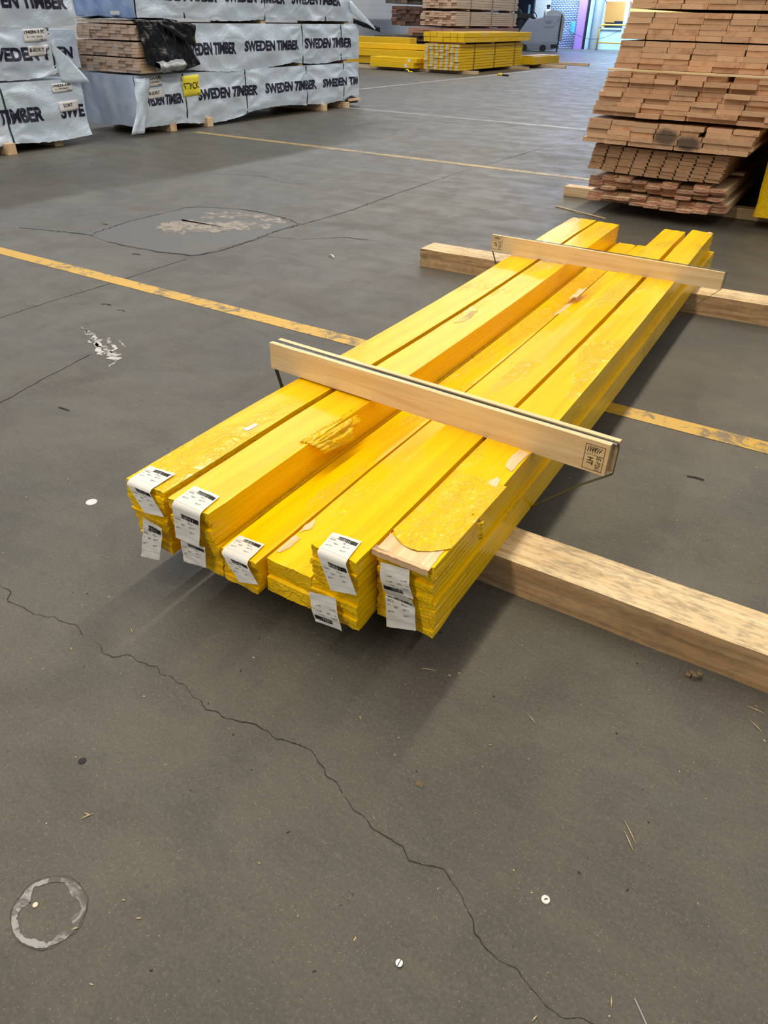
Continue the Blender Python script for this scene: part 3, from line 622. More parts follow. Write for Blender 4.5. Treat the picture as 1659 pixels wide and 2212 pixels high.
# ---- paper labels with printing (a folded sheet given by its rows of corner pairs)
def paper_label(parent, rows, seed, flip=(), halves=1):
    R = [(Vector(a), Vector(c)) for a, c in rows]; ln = [0]
    for i in range(1, len(R)): ln.append(ln[-1]+((R[i][0]-R[i-1][0]).length+(R[i][1]-R[i-1][1]).length)/2)
    T = ln[-1]
    def base(u, v):
        s_ = v*T
        for i in range(1, len(R)):
            if s_ <= ln[i]+1e-9: break
        t = (s_-ln[i-1])/(ln[i]-ln[i-1]); return R[i-1][0].lerp(R[i][0], t).lerp(R[i-1][1].lerp(R[i][1], t), u)
    def fn(u, v, lift=0.):
        p = base(u, v); e = .002
        du = base(min(1, u+e), v)-base(max(0, u-e), v); dv = base(u, min(1, v+e))-base(u, max(0, v-e))
        n_ = dv.cross(du).normalized()
        if n_.z < 0 and abs(n_.z) > .3: n_ = -n_
        if abs(n_.z) <= .3 and n_.y > 0: n_ = -n_
        w_ = .0016+.0022*(nz(u*2.3+seed, v*5)+.6*nz(u*5, v*3+seed, 4)+.4)
        return p+n_*(w_+lift)
    b = MB(); b.grid(fn, 8, 26, 0)
    def rect(u0, u1, v0, v1, mi=1):
        n = max(1, int((u1-u0)/.12)); m = max(1, int((v1-v0)/.03))
        b.grid(lambda a, c: fn(u0+(u1-u0)*a, v0+(v1-v0)*c, .0004), n, m, mi, sm=False)
    rnd = random.Random(seed)
    for h in range(halves):
        H = 1./halves; f = h in flip
        def V(v): return (h+1-v)*H if f else (h+v)*H
        def rc(u0, u1, v0, v1, mi=1):
            a, c = sorted((V(v0), V(v1)))
            if f: u0, u1 = 1-u1, 1-u0
            rect(u0, u1, a, c, mi)
        rc(.30, .95, .11, .145); u = .30                              # dark band with bar code
        while u < .92:
            wd = rnd.choice([.010, .016, .024, .04] if u < .62 else [.05, .07]); rc(u, min(u+wd, .95), .145, .255); u += wd+(rnd.choice([.010, .014]) if u < .66 else .0)
        rc(.06, .28, .245, .252)
        for (u0, u1, v0) in [(.07, .26, .30), (.55, .62, .30), (.07, .30, .33), (.55, .74, .33), (.08, .14, .43), (.28, .44, .43), (.60, .82, .43), (.30, .40, .46), (.60, .68, .46), (.08, .30, .58), (.60, .80, .60), (.08, .16, .61), (.60, .70, .63)]:
            x = u0
            while x < u1: rc(x, min(x+.028, u1), v0, v0+.014); x += .036
        rc(.04, .96, .80, .803)
    o = obj('paper_label', b, [M_PAPER, M_BLACKINK], parent, recalc=False); o['label'] = 'white paper label with a black bar-code band'
    return o
z_ = .334; yf = 1.050
paper_label(B['Au'], [((-1.461, 1.143, z_), (-1.369, 1.151, z_)), ((-1.455, 1.070, z_), (-1.366, 1.062, z_)), ((-1.454, 1.052, z_-.004), (-1.364, 1.052, z_-.004)), ((-1.397, 1.046, .256), (-1.318, 1.046, .270))], 1, halves=2)
paper_label(B['Bu'], [((-1.281, 1.135, z_), (-1.189, 1.133, z_)), ((-1.278, 1.066, z_), (-1.179, 1.060, z_)), ((-1.278, 1.048, z_-.005), (-1.178, 1.048, z_-.005)), ((-1.278, 1.040, .222), (-1.190, 1.040, .225))], 2, halves=2)
b_ = paper_label(B['Al'], [((-1.412, 1.050, .231), (-1.335, 1.046, .226)), ((-1.425, 1.048, .170), (-1.345, 1.046, .185)), ((-1.446, 1.040, .084), (-1.366, 1.040, .104))], 3)
paper_label(B['Bl'], [((-1.276, 1.052, .215), (-1.180, 1.050, .222)), ((-1.274, 1.050, .134), (-1.187, 1.048, .150))], 4)
paper_label(B['C'], [((-1.135, 1.134, .2255), (-1.051, 1.140, .2255)), ((-1.132, 1.070, .2255), (-1.044, 1.068, .2255)), ((-1.130, 1.058, .219), (-1.042, 1.058, .220)), ((-1.072, 1.052, .150), (-1.005, 1.052, .172))], 5, halves=2)
paper_label(B['Eu'], [((-.836, 1.157, .3430), (-.756, 1.164, .3430)), ((-.829, 1.092, .3430), (-.746, 1.090, .3430)), ((-.828, 1.078, .338), (-.745, 1.078, .338)), ((-.784, 1.072, .243), (-.708, 1.072, .263))], 6, halves=2)
paper_label(B['El'], [((-.857, 1.078, .200), (-.776, 1.078, .218)), ((-.850, 1.074, .155), (-.766, 1.072, .168)), ((-.839, 1.074, .111), (-.754, 1.074, .121))], 7, flip=(0,))
paper_label(B['Fu'], [((-.698, 1.160, .311), (-.617, 1.160, .322)), ((-.694, 1.152, .270), (-.612, 1.154, .280)), ((-.685, 1.158, .226), (-.601, 1.158, .238))], 8, flip=(0,))
paper_label(B['Fl'], [((-.684, 1.146, .240), (-.600, 1.150, .243)), ((-.680, 1.158, .214), (-.596, 1.158, .216)), ((-.673, 1.156, .112), (-.586, 1.152, .145))], 9)

# ---- bare wood and torn film
def patch(parent, pts, mat, name='bare_wood', th=.0016, label=None, amp=.004, seed=0, lift=0.):
    P = smooth_poly([Vector(p[:2]) for p in pts]+[Vector(pts[0][:2])], .012, amp, seed)[:-1]; z = pts[0][2]; b = MB(); n = len(P)
    b.v = [(p.x, p.y, z+sag(p.y)) for p in P]+[(p.x, p.y, z+th+sag(p.y)) for p in P]
    b.face(range(n, 2*n)); b.face(list(range(n))[::-1])
    for i in range(n): b.face((i, (i+1) % n, n+(i+1) % n, n+i))
    o = obj(name, b, mat, parent)
    if label: o['label'] = label
    return o
zf = ZT+.0085
patch(B['Fu'], [(-.712, 1.168, zf), (-.719, 1.240, zf), (-.690, 1.216, zf), (-.655, 1.203, zf), (-.622, 1.204, zf), (-.594, 1.232, zf), (-.576, 1.268, zf), (-.5705, 1.20, zf), (-.5695, 1.165, zf)], M_BAREWOOD, label='bare pale wood where the film has been cut back', amp=.003)
b = MB()
def cut(u, v): return (-.722+.155*u, 1.158+.006*v+.003*nz(u*9), .333-.009*v-.001)
b.grid(lambda u, v: (-.722+.155*u, 1.156+.003*nz(u*12), .3415-.017*v+.0015*nz(u*8, v)), 24, 3); b.grid(lambda u, v: (-.722+.155*u, 1.156+.003*nz(u*12)+.02*v, .3415), 24, 1)
o = obj('bare_board_end', b, wood_mat('bare_wood_end', (236, 206, 166), (204, 166, 122), 'X', (220, 186, 148), var=0), B['Fu']); o['label'] = 'rough bare end of the top board'
patch(B['Fu'], [(-.612, 1.583, zf), (-.603, 1.630, zf), (-.588, 1.617, zf), (-.583, 1.575, zf)], M_BAREWOOD, label='bare wood in a hole of the film', seed=1)
patch(B['Fu'], [(-.610, 1.693, zf), (-.617, 1.760, zf), (-.614, 1.812, zf), (-.580, 1.806, zf), (-.583, 1.676, zf)], M_BAREWOOD, label='bare wood in a hole of the film', seed=2)
patch(B['D'], [(-1.010, 1.135, .2245), (-1.010, 1.218, .2245), (-.990, 1.216, .2245), (-.986, 1.17, .2245), (-.998, 1.136, .2245)], M_BAREWOOD, 'torn_film_gap', label='pale bare strip where film is torn', seed=3)
patch(B['D'], [(-1.011, 1.235, .2245), (-1.012, 1.325, .2245), (-.998, 1.300, .2245), (-.995, 1.262, .2245)], M_BAREWOOD, 'torn_film_gap', label='pale bare strip where film is torn', seed=4)
patch(B['C'], [(-1.072, 3.354, .2235), (-1.068, 3.483, .2235), (-1.066, 3.640, .2235), (-1.052, 3.70, .2235), (-1.046, 3.60, .2235), (-1.050, 3.40, .2235)], M_BAREWOOD, 'torn_film_gap', label='pale bare strip where film is torn', seed=5)
patch(B['Fu'], [(-.680, 4.93, zf), (-.690, 4.978, zf), (-.668, 4.978, zf), (-.664, 4.93, zf)], M_BAREWOOD, 'torn_film_gap', label='white scuffed corner of the film', seed=6, th=.003)
patch(B['Bu'], [(-1.295, 2.72, ZT), (-1.30, 2.90, ZT), (-1.275, 2.92, ZT), (-1.268, 2.76, ZT)], M_SCRAPE, 'scraped_spot', label='scraped spot in the film', seed=7, th=.0012)
patch(B['Au'], [(-1.39, 1.46, ZT), (-1.385, 1.51, ZT), (-1.368, 1.51, ZT), (-1.372, 1.46, ZT)], M_PAPER2, 'scraped_spot', label='pale scuff in the film', seed=8, th=.0012)
def crumple(parent, P00, P10, P01, P11, amp, seed, name='loose_film', nu=26, nv=16, mat=None, edge=.006):
    P00, P10, P01, P11 = map(Vector, (P00, P10, P01, P11)); b = MB(); nn = (P10-P00).cross(P01-P00).normalized()
    if nn.z < 0: nn = -nn
    def f(u, v, s=0):
        u2 = u+.04*nz(v*9, seed)*(u > .9 or u < .1); p = P00.lerp(P10, u2).lerp(P01.lerp(P11, u2), v+edge*8*nz(u*14, seed, 1)*(v > .85))
        return p+nn*(amp*(.5+nz(u*4, v*4, seed)+.6*nz(u*11, v*9, seed))*min(1, 4*u*(1-u)+.2)+s)
    b.grid(lambda u, v: f(u, v), nu, nv)
    o = obj(name, b, mat or M_FILMLOOSE, parent, recalc=False)
    sm = o.modifiers.new('thick', 'SOLIDIFY'); sm.thickness = .0006
    return o
zt = ZT+sag(1.9)
crumple(B['Bu'], (-1.195, 1.49, ZT+.001), (-1.158, 1.50, ZT-.004), (-1.185, 1.76, ZT+.001), (-1.150, 1.77, ZT-.040), .012, 3)
crumple(B['Bu'], (-1.160, 1.50, ZT-.002), (-1.134, 1.53, ZT-.040), (-1.160, 1.72, ZT-.004), (-1.126, 1.68, ZT-.058), .012, 5)
crumple(B['C'], (-1.075, 3.56, .224), (-1.035, 3.60, .236), (-1.078, 3.72, .222), (-1.030, 3.74, .252), .015, 8, 'torn_film_curl', mat=M_BAREWOOD)
crumple(B['Fu'], (-.592, 1.42, .341), (-.560, 1.42, .335), (-.590, 1.46, .341), (-.552, 1.45, .300), .008, 9, nu=10, nv=8)
crumple(B['Fu'], (-.556, 1.40, .336), (-.552, 1.425, .332), (-.550, 1.40, .285), (-.548, 1.42, .282), .007, 10, nu=8, nv=10)
# film of the right-hand top beam pulled back in a rounded edge
b = MB()
def ff(u, v):
    e_ = .05*(1-(2*u-.95)**2)-.02; y = 1.235-e_+(.36+e_)*v; ed = exp(-v*14)
    return (-.7185+.158*u, y, zf+.0010+sag(y)+(.0025*max(0, nz(u*5, v*9, 21))+.0018*max(0, nz(u*17, v*30, 4)))*min(1, 6*(1-v))*min(1, 9*u*(1-u))+.003*ed*(1+nz(u*12, 1)))
b.grid(ff, 40, 60); obj('loose_film', b, M_FILMLOOSE, B['Fu'], recalc=False)

# ---- battens and straps across the bundle
def ipcc(mb, org, ex, ez, w_, h_, mi):
    """stamp: frame, wheat ear, HT, letters running down the board; ex along the board, ez up, outward lift done by the caller"""
    O, X, Z = Vector(org), Vector(ex), Vector(ez); t = .0014
    def r(x0, x1, z0, z1): mb.quad(O+X*x0+Z*z0, O+X*x1+Z*z0, O+X*x1+Z*z1, O+X*x0+Z*z1, mi)
    r(0, t, 0, h_); r(w_-t, w_, 0, h_); r(0, w_, 0, t); r(0, w_, h_-t, h_); r(0, w_, h_*.60, h_*.60+t*.7)
    add_text(mb, 'HT', lambda u, v: O+X*(w_*.20+v*w_*.30)+Z*(h_*.50-u*h_*.30), mi, bold=.02)
    add_text(mb, 'SE-P261', lambda u, v: O+X*(w_*.64+v*w_*.24)+Z*(h_*.62-u*h_*.58), mi)
    for k in range(5):
        a = Vector((w_*.14+k*w_*.12, 0, 0)); r(a.x, a.x+t*.8, h_*.66, h_*.94)
    for k in range(6):
        x0 = w_*.10+k*w_*.12; mb.quad(O+X*x0+Z*(h_*.72+.003*k % .01), O+X*(x0+t)+Z*(h_*.72), O+X*(x0+w_*.16)+Z*(h_*.93), O+X*(x0+w_*.16-t)+Z*(h_*.93), mi)
def batten(p0, p1, th, z0, z1a, z1b, label, wav=0., stamp=None):
    """board on edge; p0->p1 is its front bottom edge"""
    a, c = Vector(p0), Vector(p1); d = (c-a).normalized(); q = Vector((-d.y, d.x, 0)); L = (c-a).length; n = 60
    def f(s, w_, v):
        p = a+d*L*s+q*th*w_; zt = z1a+(z1b-z1a)*s; ch = wav*max(0, nz(s*7+2, 1)+.4*nz(s*40, 3))*(w_ < .5)*(v == 1)
        return (p.x, p.y+ch*.5, z0+(zt-z0)*v-ch+.0008*nz(s*20, v*3, w_))
    b = MB(); b.grid(lambda u, v: f(u, 0, v), n, 4, sm=False); b.grid(lambda u, v: f(u, 1, v), n, 4, sm=False); b.grid(lambda u, v: f(u, v, 1), n, 2, sm=False); b.grid(lambda u, v: f(u, v, 0), n, 1, sm=False)
    for s in (0, 1): b.grid(lambda u, v, s=s: f(s, u, v), 2, 4, sm=False)
    o = obj('wooden_batten', b, M_BOARD, label=label, cat='batten', group='battens strapped across the yellow bundle')
    if stamp:
        s0, w_, h0, h_ = stamp; m = MB(); ipcc(m, a+d*s0-q*.0006+Vector((0, 0, h0)), d, Vector((0, 0, 1)), w_, h_, 0)
        st = obj('heat_treatment_stamp', m, M_STAMP, o, recalc=False); st['label'] = 'black stamp reading HT and SE-P261'
    return o
batten((-1.612, 1.872, .33), (-.353, 1.808, .33), .018, .335, .432, .436, 'pale front batten of the near pair, HT stamp at its right end', wav=.0035, stamp=(1.192, .058, .012, .080))
batten((-1.602, 1.908, .33), (-.338, 1.842, .33), .018, .335, .434, .436, 'rear batten of the near pair, behind the strap')
batten((-1.640, 3.848, .33), (-.410, 3.853, .33), .018, .325, .412, .410, 'single pale batten across the far end, HT stamp at its left end', stamp=(.004, .062, .008, .072))
def strap(pts, wv, label):
    b = MB(); b.ribbon(pts, wv, .0012); return obj('steel_strap', b, M_STRAPS, label=label, cat='strap', group='dark straps round the yellow bundle')
S1 = [(-1.600+.0042*k*12.4, 1.899-.0021*k*1.55, .4385) for k in range(25)]
strap([(-1.500, 1.885, .112), (-1.56, 1.888, .20), (-1.608, 1.892, .330), (-1.6095, 1.897, .430)]+[(-1.604+1.262*k/24, 1.899-.064*k/24, .4315-.001*sin(pi*k/24)) for k in range(25)]+[(-.3375, 1.834, .428), (-.3350, 1.834, .415), (-.3350, 1.834, .336), (-.42, 1.845, .264), (-.568, 1.870, .113), (-1.0, 1.88, .112), (-1.500, 1.885, .112)], (0, .016, 0), 'dark strap running between the two near battens and under the bundle')
strap([(-1.55, 3.872, .113), (-1.64, 3.872, .325), (-1.642, 3.872, .405)]+[(-1.64+1.235*k/12, 3.873, .413) for k in range(13)]+[(-.404, 3.873, .408), (-.404, 3.873, .33), (-.615, 3.873, .113), (-1.1, 3.873, .113), (-1.55, 3.872, .113)], (0, .012, 0), 'thin dark strap over the single far batten')

# ================================================================== RIGHT HAND STACK: every plank its own object
ORD = ['first', 'second', 'third', 'fourth', 'fifth', 'sixth', 'seventh', 'eighth', 'ninth', 'tenth', 'eleventh']
def proto_plank(w_, h_, L, mat, prof=None, seed=0):
    b = MB(); r = random.Random(seed); c = .003
    poly = prof or [(c, 0), (w_-c, 0), (w_, c), (w_, h_-c), (w_-c, h_), (c, h_), (0, h_-c), (0, c)]
    poly = [(x-w_/2, z) for x, z in poly]
    b.prism(poly, 0, L, 0, lambda x, z, h: (x, h, z))
    return b, mat
def pack(desc, name, cat, x0, xend, z0, rows, cw, ch, y0, L, mat, rnd, tilt=0., jx=.004, jy=.025, prof=None, shift=None, skip=(), zfun=None, gap=.0012, narrow={}):
    n = max(1, int(round((xend-x0)/cw))); b, m = proto_plank(cw-.003, ch-gap, L, mat, prof)
    first = None
    for r in range(rows):
        for c in range(n):
            if (r, c) in skip: continue
            x = x0+cw*(c+.5)+rnd.uniform(-jx, jx)*.5+(shift(r) if shift else 0); z = z0+ch*r+(x-x0)*tilt+(zfun(x, r) if zfun else 0)
            y = y0+rnd.uniform(-jy, jy)
            lb = '%s, %s from left, %s row up, %s' % (name[1], ORD[c], ORD[r], desc)
            if first is None:
                first = obj(name[0], b, m, label=lb, cat=cat, group=desc+' of the right-hand stack', origin=(0, 0, 0)); first.location = (x, y, z); ORIG[first.name] = Vector((x, y, z)); o = first
            else:
                o = copy(first, (x, y, z), label=lb, cat=cat, group=desc+' of the right-hand stack')
            if (r, c) in narrow: o.scale = (narrow[r, c], 1, 1); o.location.x -= cw*(1-narrow[r, c])*.5
            o.rotation_euler = (0, -tilt+(rnd.uniform(-.003, .003)), rnd.uniform(-.0015, .0015))
    return first
R = random.Random(5)
b = MB(); b.box(-2.39, .9, 7.25, 7.37, 0, .088); obj('support_timber', b, M_DUNB, label='long thin timber under the right-hand stack, its end sticking out left', cat='timber beam', bevel=.004)
b = MB(); b.box(-2.0, .9, 9.6, 9.72, 0, .088); obj('support_timber', b, M_DUNB, label='second timber further back under the right-hand stack', cat='timber beam', bevel=.004)
def zw(x, r): return .010*sin((x+2.0)*6)+.006*nz(x*5, r)
pack('lowest red-ended layer', ('rough_plank', 'rough plank end'), 'plank', -2.01, -.82, .090, 3, .130, .024, 6.72, 4.1, M_RED, R, tilt=.020, zfun=zw, jy=.05, jx=.01)
pack('upper red-ended layer', ('rough_plank', 'rough plank end'), 'plank', -2.02, -.82, .188, 5, .127, .0235, 6.74, 4.1, M_RED, R, tilt=.018, zfun=zw, jy=.06, jx=.012, skip=((4, 0), (4, 3), (4, 4), (4, 6), (4, 8)))
tgp = [(0, 0), (.110, 0), (.110, .008), (.102, .009), (.102, .017), (.117, .019), (.117, .0275), (0, .0275), (0, .019), (-.004, .018), (-.004, .010), (0, .009)]
for xx in (-1.7, -1.0):
    b = MB(); b.box(xx-.25, xx+.15, 7.3, 7.38, .330, .352); obj('sticker_lath', b, M_DUNB, label='lath between the red-ended planks and the profiled boards, %s' % ('left part' if xx < -1.4 else 'right part'), cat='lath')
pack('brown tongue-and-groove pack', ('profiled_board', 'brown tongue-and-groove board'), 'board', -2.03, -.93, .352, 7, .1215, .0285, 6.70, 4.0, M_TG, R, prof=tgp, jy=.012, zfun=lambda x, r: -.018*sin((x+2.03)*2.6), shift=lambda r: .006*r)
pack('smoke-blackened pack', ('sawn_plank', 'sawn plank'), 'plank', -2.075, -.765, .565, 5, .187, .0352, 6.62, 4.2, M_PLANK, R, jy=.015, jx=.012, shift=lambda r: (-.012, .012, .0, .012, .02)[r], narrow={(3, 4): .74, (4, 4): .86}, zfun=lambda x, r: -.006*sin((x+2.07)*2.4))
pack('nine-row pack', ('sawn_plank', 'sawn plank'), 'plank', -2.06, -.56, .765, 9, .1875, .0340, 6.64, 4.2, M_PLANK, R, jy=.035, jx=.012, shift=lambda r: .012*r, narrow={(8, 4): .74, (7, 2): .9, (8, 1): .93})
b = MB(); b.box(-1.975, -.3, 6.62, 6.655, 1.077, 1.092); obj('sticker_lath', b, M_BOARD, label='long pale lath lying across the right-hand stack above the nine-row pack', cat='lath', bevel=.001)
for yy in (7.6, 9.8):
    b = MB(); b.box(-1.95, -.4, yy, yy+.05, 1.072, 1.092); obj('sticker_lath', b, M_BOARD, label='lath deeper inside the right-hand stack, %s' % ('nearer' if yy < 9 else 'farther'), cat='lath')
pack('pack on the long lath', ('sawn_plank', 'sawn plank'), 'plank', -1.955, -.64, 1.093, 5, .1875, .0370, 6.70, 4.2, M_PLANK, R, jy=.012, jx=.010, shift=lambda r: .006*r)
pack('second pack above the lath', ('sawn_plank', 'sawn plank'), 'plank', -1.935, -.62, 1.287, 5, .1875, .0352, 6.70, 4.2, M_PLANK, R, jy=.012, jx=.010, shift=lambda r: .008*r)
pack('topmost pack', ('sawn_plank', 'sawn plank'), 'plank', -1.905, -.59, 1.482, 3, .1875, .0350, 6.70, 4.2, M_PLANK, R, jy=.012, jx=.010, shift=lambda r: .012*r)
for k, (a, c, r_) in enumerate([((-2.273, 6.723, .006), (-1.747, 6.518, .006), .006), ((-2.05, 6.60, .005), (-1.98, 6.57, .005), .003)]):
    b = MB(); b.tube([a, c], r_, 6); obj('wood_stick', b, M_SPL, label=('thin pale stick on the floor in front of the right-hand stack', 'short splinter beside the thin stick at the right-hand stack')[k], cat='stick')

# yellow wrapped pack on the right edge and a timber pack behind, its shade put into dark wood colour
def film_bundle(name, label, x0, x1, y0, y1, z0, z1, mat, seed):
    b = MB()
    def f(a, v):   # a runs round the end and sides
        c = [(x1, y1), (x1, y0), (x0, y0), (x0, y1)]; s = a*3; i = min(2, int(s)); t = s-i
        x = c[i][0]+(c[i+1][0]-c[i][0])*t; y = c[i][1]+(c[i+1][1]-c[i][1])*t
        fl = .05*(1-v)*(1+nz(a*20, seed))+.035*nz(a*60, v*3, seed)*(1-v*.5); cx, cy = (x0+x1)/2, (y0+y1)/2
        d = Vector((x-cx, (y-cy)*.2, 0)).normalized(); return (x+d.x*fl-(.07*v if x < cx else 0), y+d.y*fl, z0+(z1-z0)*v+.01*nz(a*30, v)*(v < .1))
    b.grid(f, 150, 14); b.grid(lambda u, v: (x0+.07+(x1-x0-.07)*u, y0+(y1-y0)*v, z1+.012*nz(u*6, v*12)), 10, 30); b.grid(lambda u, v: (x0+(x1-x0)*u, y0+(y1-y0)*v, z0+.01), 2, 2)
    return obj(name, b, mat, label=label, cat='timber pack', recalc=False)
film_bundle('wrapped_pack', 'yellow film-wrapped pack half out of frame beside the right-hand stack', -.60, .8, 6.95, 11.0, .095, .74, M_FILM, 3)
b = MB(); b.box(-.72, .9, 12.0, 16, .1, 1.6); b.box(-.70, .9, 12.0, 12.1, 0, .1); obj('timber_pack', b, M_DARKW, label='timber pack behind the right-hand stack, its shade put into a dark colour', cat='timber pack')

# ================================================================== LEFT: wrapped packs (long side at XF, lengthwise along Y)
XF = -8.45
def wrapped_pack(label, y0, y1, z0, z1, straps, seed, texts=(), notes=(), depth=1.12, hem=None, xf=XF, open_end=None, endmat=None, mat=None, flare=0., group='printed wrapped timber packs on the left'):
    e = empty('wrapped_pack', (xf-depth/2, y0, z0), label, 'timber pack', group)
    ss = sorted(straps)
    def nearest(y): return min([abs(y-s) for s in ss] or [9])
    def span(y):
        lo = max([s for s in ss if s <= y] or [y0]); hi = min([s for s in ss if s > y] or [y1]); return sin(pi*(y-lo)/max(.01, hi-lo))
    hm = hem or (lambda y: .03*span(y))
    def surf(y, z):
        v = (z-z0)/(z1-z0); ns = nearest(y); pin = min(1, ns/.25)
        dg = nz((y*1.6+(z-z0)*2.4)*1.6, seed, z)*.034+nz(y*1.5-(z-z0)*5, seed+5, y*.3)*.022+.006*nz(y*7+v*4, z*7, seed)
        rad = .020*sin(atan_(z-z0-(z1-z0)*(.1 if v < .5 else .9), ns)*9+seed)*exp(-ns/.3)
        return xf+.012+(dg*.8+rad)*(.35+.65*pin)*(1-.6*max(0, v-.85)/.15)+.020*span(y)*sin(pi*min(1, max(0, v)))+flare*max(0, .25-v)
    def S_(u, v):
        y = y0+(y1-y0)*u; zb = z0-hm(y)+.010*nz(y*14, seed); z = zb+(z1-zb)*v; return Vector((surf(y, z), y, z))
    ny = int((y1-y0)/.045); b = MB(); b.grid(S_, ny, 22)
    # top and the two ends
    b.grid(lambda u, v: (surf(y0+(y1-y0)*u, z1)*(1-v)+(xf-depth)*v, y0+(y1-y0)*u, z1+.012*nz(u*9, v*3, seed)*sin(pi*v)), ny, 6)
    b.grid(lambda u, v: (xf-depth, y0+(y1-y0)*u, z0+(z1-z0)*v), 2, 1)
    b.grid(lambda u, v: (surf(y1, z0+(z1-z0)*v)*(1-u)+(xf-depth)*u, y1, z0+(z1-z0)*v), 8, 22)
    obj('wrapping', b, mat or M_WRAP, e, recalc=False)
    b = MB(); b.grid(lambda u, v: (surf(y0, z0+(z1-z0)*v)*(1-u)+(xf-depth)*u, y0-.012-.03*nz(u*7, v*1.2, seed)-.012*nz(u*22, v*2, seed)*(1-v), (z0-hm(y0)*.6+.02*nz(u*5, 2))*(1-v)+z1*v), 30, 12)
    obj('end_sheet', b, endmat or M_WRAPIN, e, recalc=False)
    b = MB(); b.box(xf-depth+.05, xf-.06, y0+.05, y1-.05, z0+.02, z1-.02); obj('boards_inside', b, M_THIN, e)
    def onto(ya, yb, za, zb, lift):
        return lambda u, v: (surf(ya+(yb-ya)*u, za+(zb-za)*v)+lift, ya+(yb-ya)*u, za+(zb-za)*v)
    for s in straps:
        b = MB(); zb = z0-hm(s)
        b.grid(lambda u, v: (surf(s, zb+(z1-zb)*v)+.004+.002*u, s-.010+.020*u+.01*sin(v*3), zb+(z1-zb)*v), 1, 16); b.grid(lambda u, v: (surf(s, z1)*(1-v)+(xf-depth)*v, s-.010+.020*u, z1+.010), 1, 6)
        o = obj('strap', b, M_STRAPG, e, recalc=False); mo = o.modifiers.new('t', 'SOLIDIFY'); mo.thickness = .002
    for body, ya, yb, za, zb in texts:
        b = MB(); f = onto(ya, yb, za, zb, .0075)
        add_text(b, body, (lambda f: lambda u, v: (lambda q: (q[0], q[1]+.02*nz(q[1]*3, v*2, seed), q[2]+.010*nz(q[1]*3.5, 2, seed)))(f(u, v)))(f), 0, bold=.042, slices=.09)
        obj('printed_lettering', b, M_INK, e, recalc=False)
    for kind, ya, yb, za, zb, tx in notes:
        m = M_YPAPER if kind == 'y' else M_PAPER2; b = MB(); f = onto(ya, yb, za, zb, .012)
        b.grid(lambda u, v: (lambda q: (q[0]+.006*nz(u*3, v*3, seed), q[1]+.02*(v-.5)*(.3 if kind == 'y' else .15), q[2]+.01*(u-.5)))(f(u, v)), 5, 5)
        f2 = onto(ya, yb, za, zb, .0165)
        for body, u0, u1, v0, v1 in tx:
            add_text(b, body, lambda u, v: (lambda U, V: (lambda q: (q[0]+.006*nz(U*3, V*3, seed), q[1]+.02*(V-.5)*(.3 if kind == 'y' else .15), q[2]+.01*(U-.5)))(f2(U, V)))(u0+(u1-u0)*u, v0+(v1-v0)*v), 1, bold=.012)
        o = obj('yellow_note' if kind == 'y' else 'paper_label', b, [m, M_BLACKINK], e, recalc=False)
        mo = o.modifiers.new('t', 'SOLIDIFY'); mo.thickness = .0006; mo.offset = -1
    return e, surf
def atan_(a, b): return math.atan2(a, b+1e-4)
ST = 'SWEDEN TIMBER'
sty = [('STYCK', .06, .96, .34, .66)]; bs = [('B-SORT', .08, .78, .40, .74)]
num = lambda t: [(t, .05, .95, .62, .92), ('56.S - CORE V REGION', .12, .80, .34, .46), ('1,560 m', .70, .95, .08, .20)]
def hem1(y): return (.02+.05*sin(pi*min(1, max(0, (y-8.3)/1.35))) if y < 9.65 else .0-.045*sin(pi*min(1, (y-9.65)/1.6)) if y < 11.25 else -.02+.03*sin(pi*(y-11.25)/1.1) if y < 12.35 else -.02)
pk1, sf1 = wrapped_pack('bottom printed wrapped pack with two paper labels, standing on three pale blocks', 7.52, 12.85, .11, .69, (8.39, 9.69, 11.24, 12.34), 1.0,
    texts=[('SWEDEN TIMBER', 7.15+.42, 8.34, .335, .46), (ST, 8.63, 9.95, .345, .485), (ST, 10.15, 11.48, .345, .485), ('SWEDEN TIM', 11.69, 12.78, .35, .48)],
    notes=[('y', 8.36, 8.69, .41, .66, sty), ('w', 7.68, 7.98, .560, .685, num('194034-4.80')), ('w', 7.70, 7.98, .425, .53, bs)], hem=hem1, endmat=M_WRAPIN)
wrapped_pack('middle printed wrapped pack on the left, with the cut-off yellow note', 8.45, 12.85, .745, 1.262, (11.16, 12.27), 2.0,
    texts=[(ST, 8.15+.32, 9.52, .89, 1.04), (ST, 9.72, 11.07, .915, 1.05), (ST, 11.24, 12.57, .925, 1.07)],
    notes=[('y', 8.47, 8.72, 1.015, 1.24, [('TYCK', .04, .94, .34, .66)])], hem=lambda y: .075*sin(pi*min(1, (y-8.3)/2.6)) if y < 10.9 else .04*sin(pi*min(1, (y-10.9)/1.4)) if y < 12.3 else 0)
wrapped_pack('upper printed wrapped pack on the left, cut by the top of the picture', 7.72, 12.62, 1.315, 1.86, (8.56, 10.25, 11.83), 3.0,
    texts=[(ST, 7.95, 9.22, 1.505, 1.64), (ST, 9.38, 10.73, 1.515, 1.65), (ST, 10.91, 12.23, 1.52, 1.655)], hem=lambda y: .025*sin(pi*min(1, max(0, (y-8.56)/1.7))) if y < 10.25 else .01, endmat=M_WRAPD)
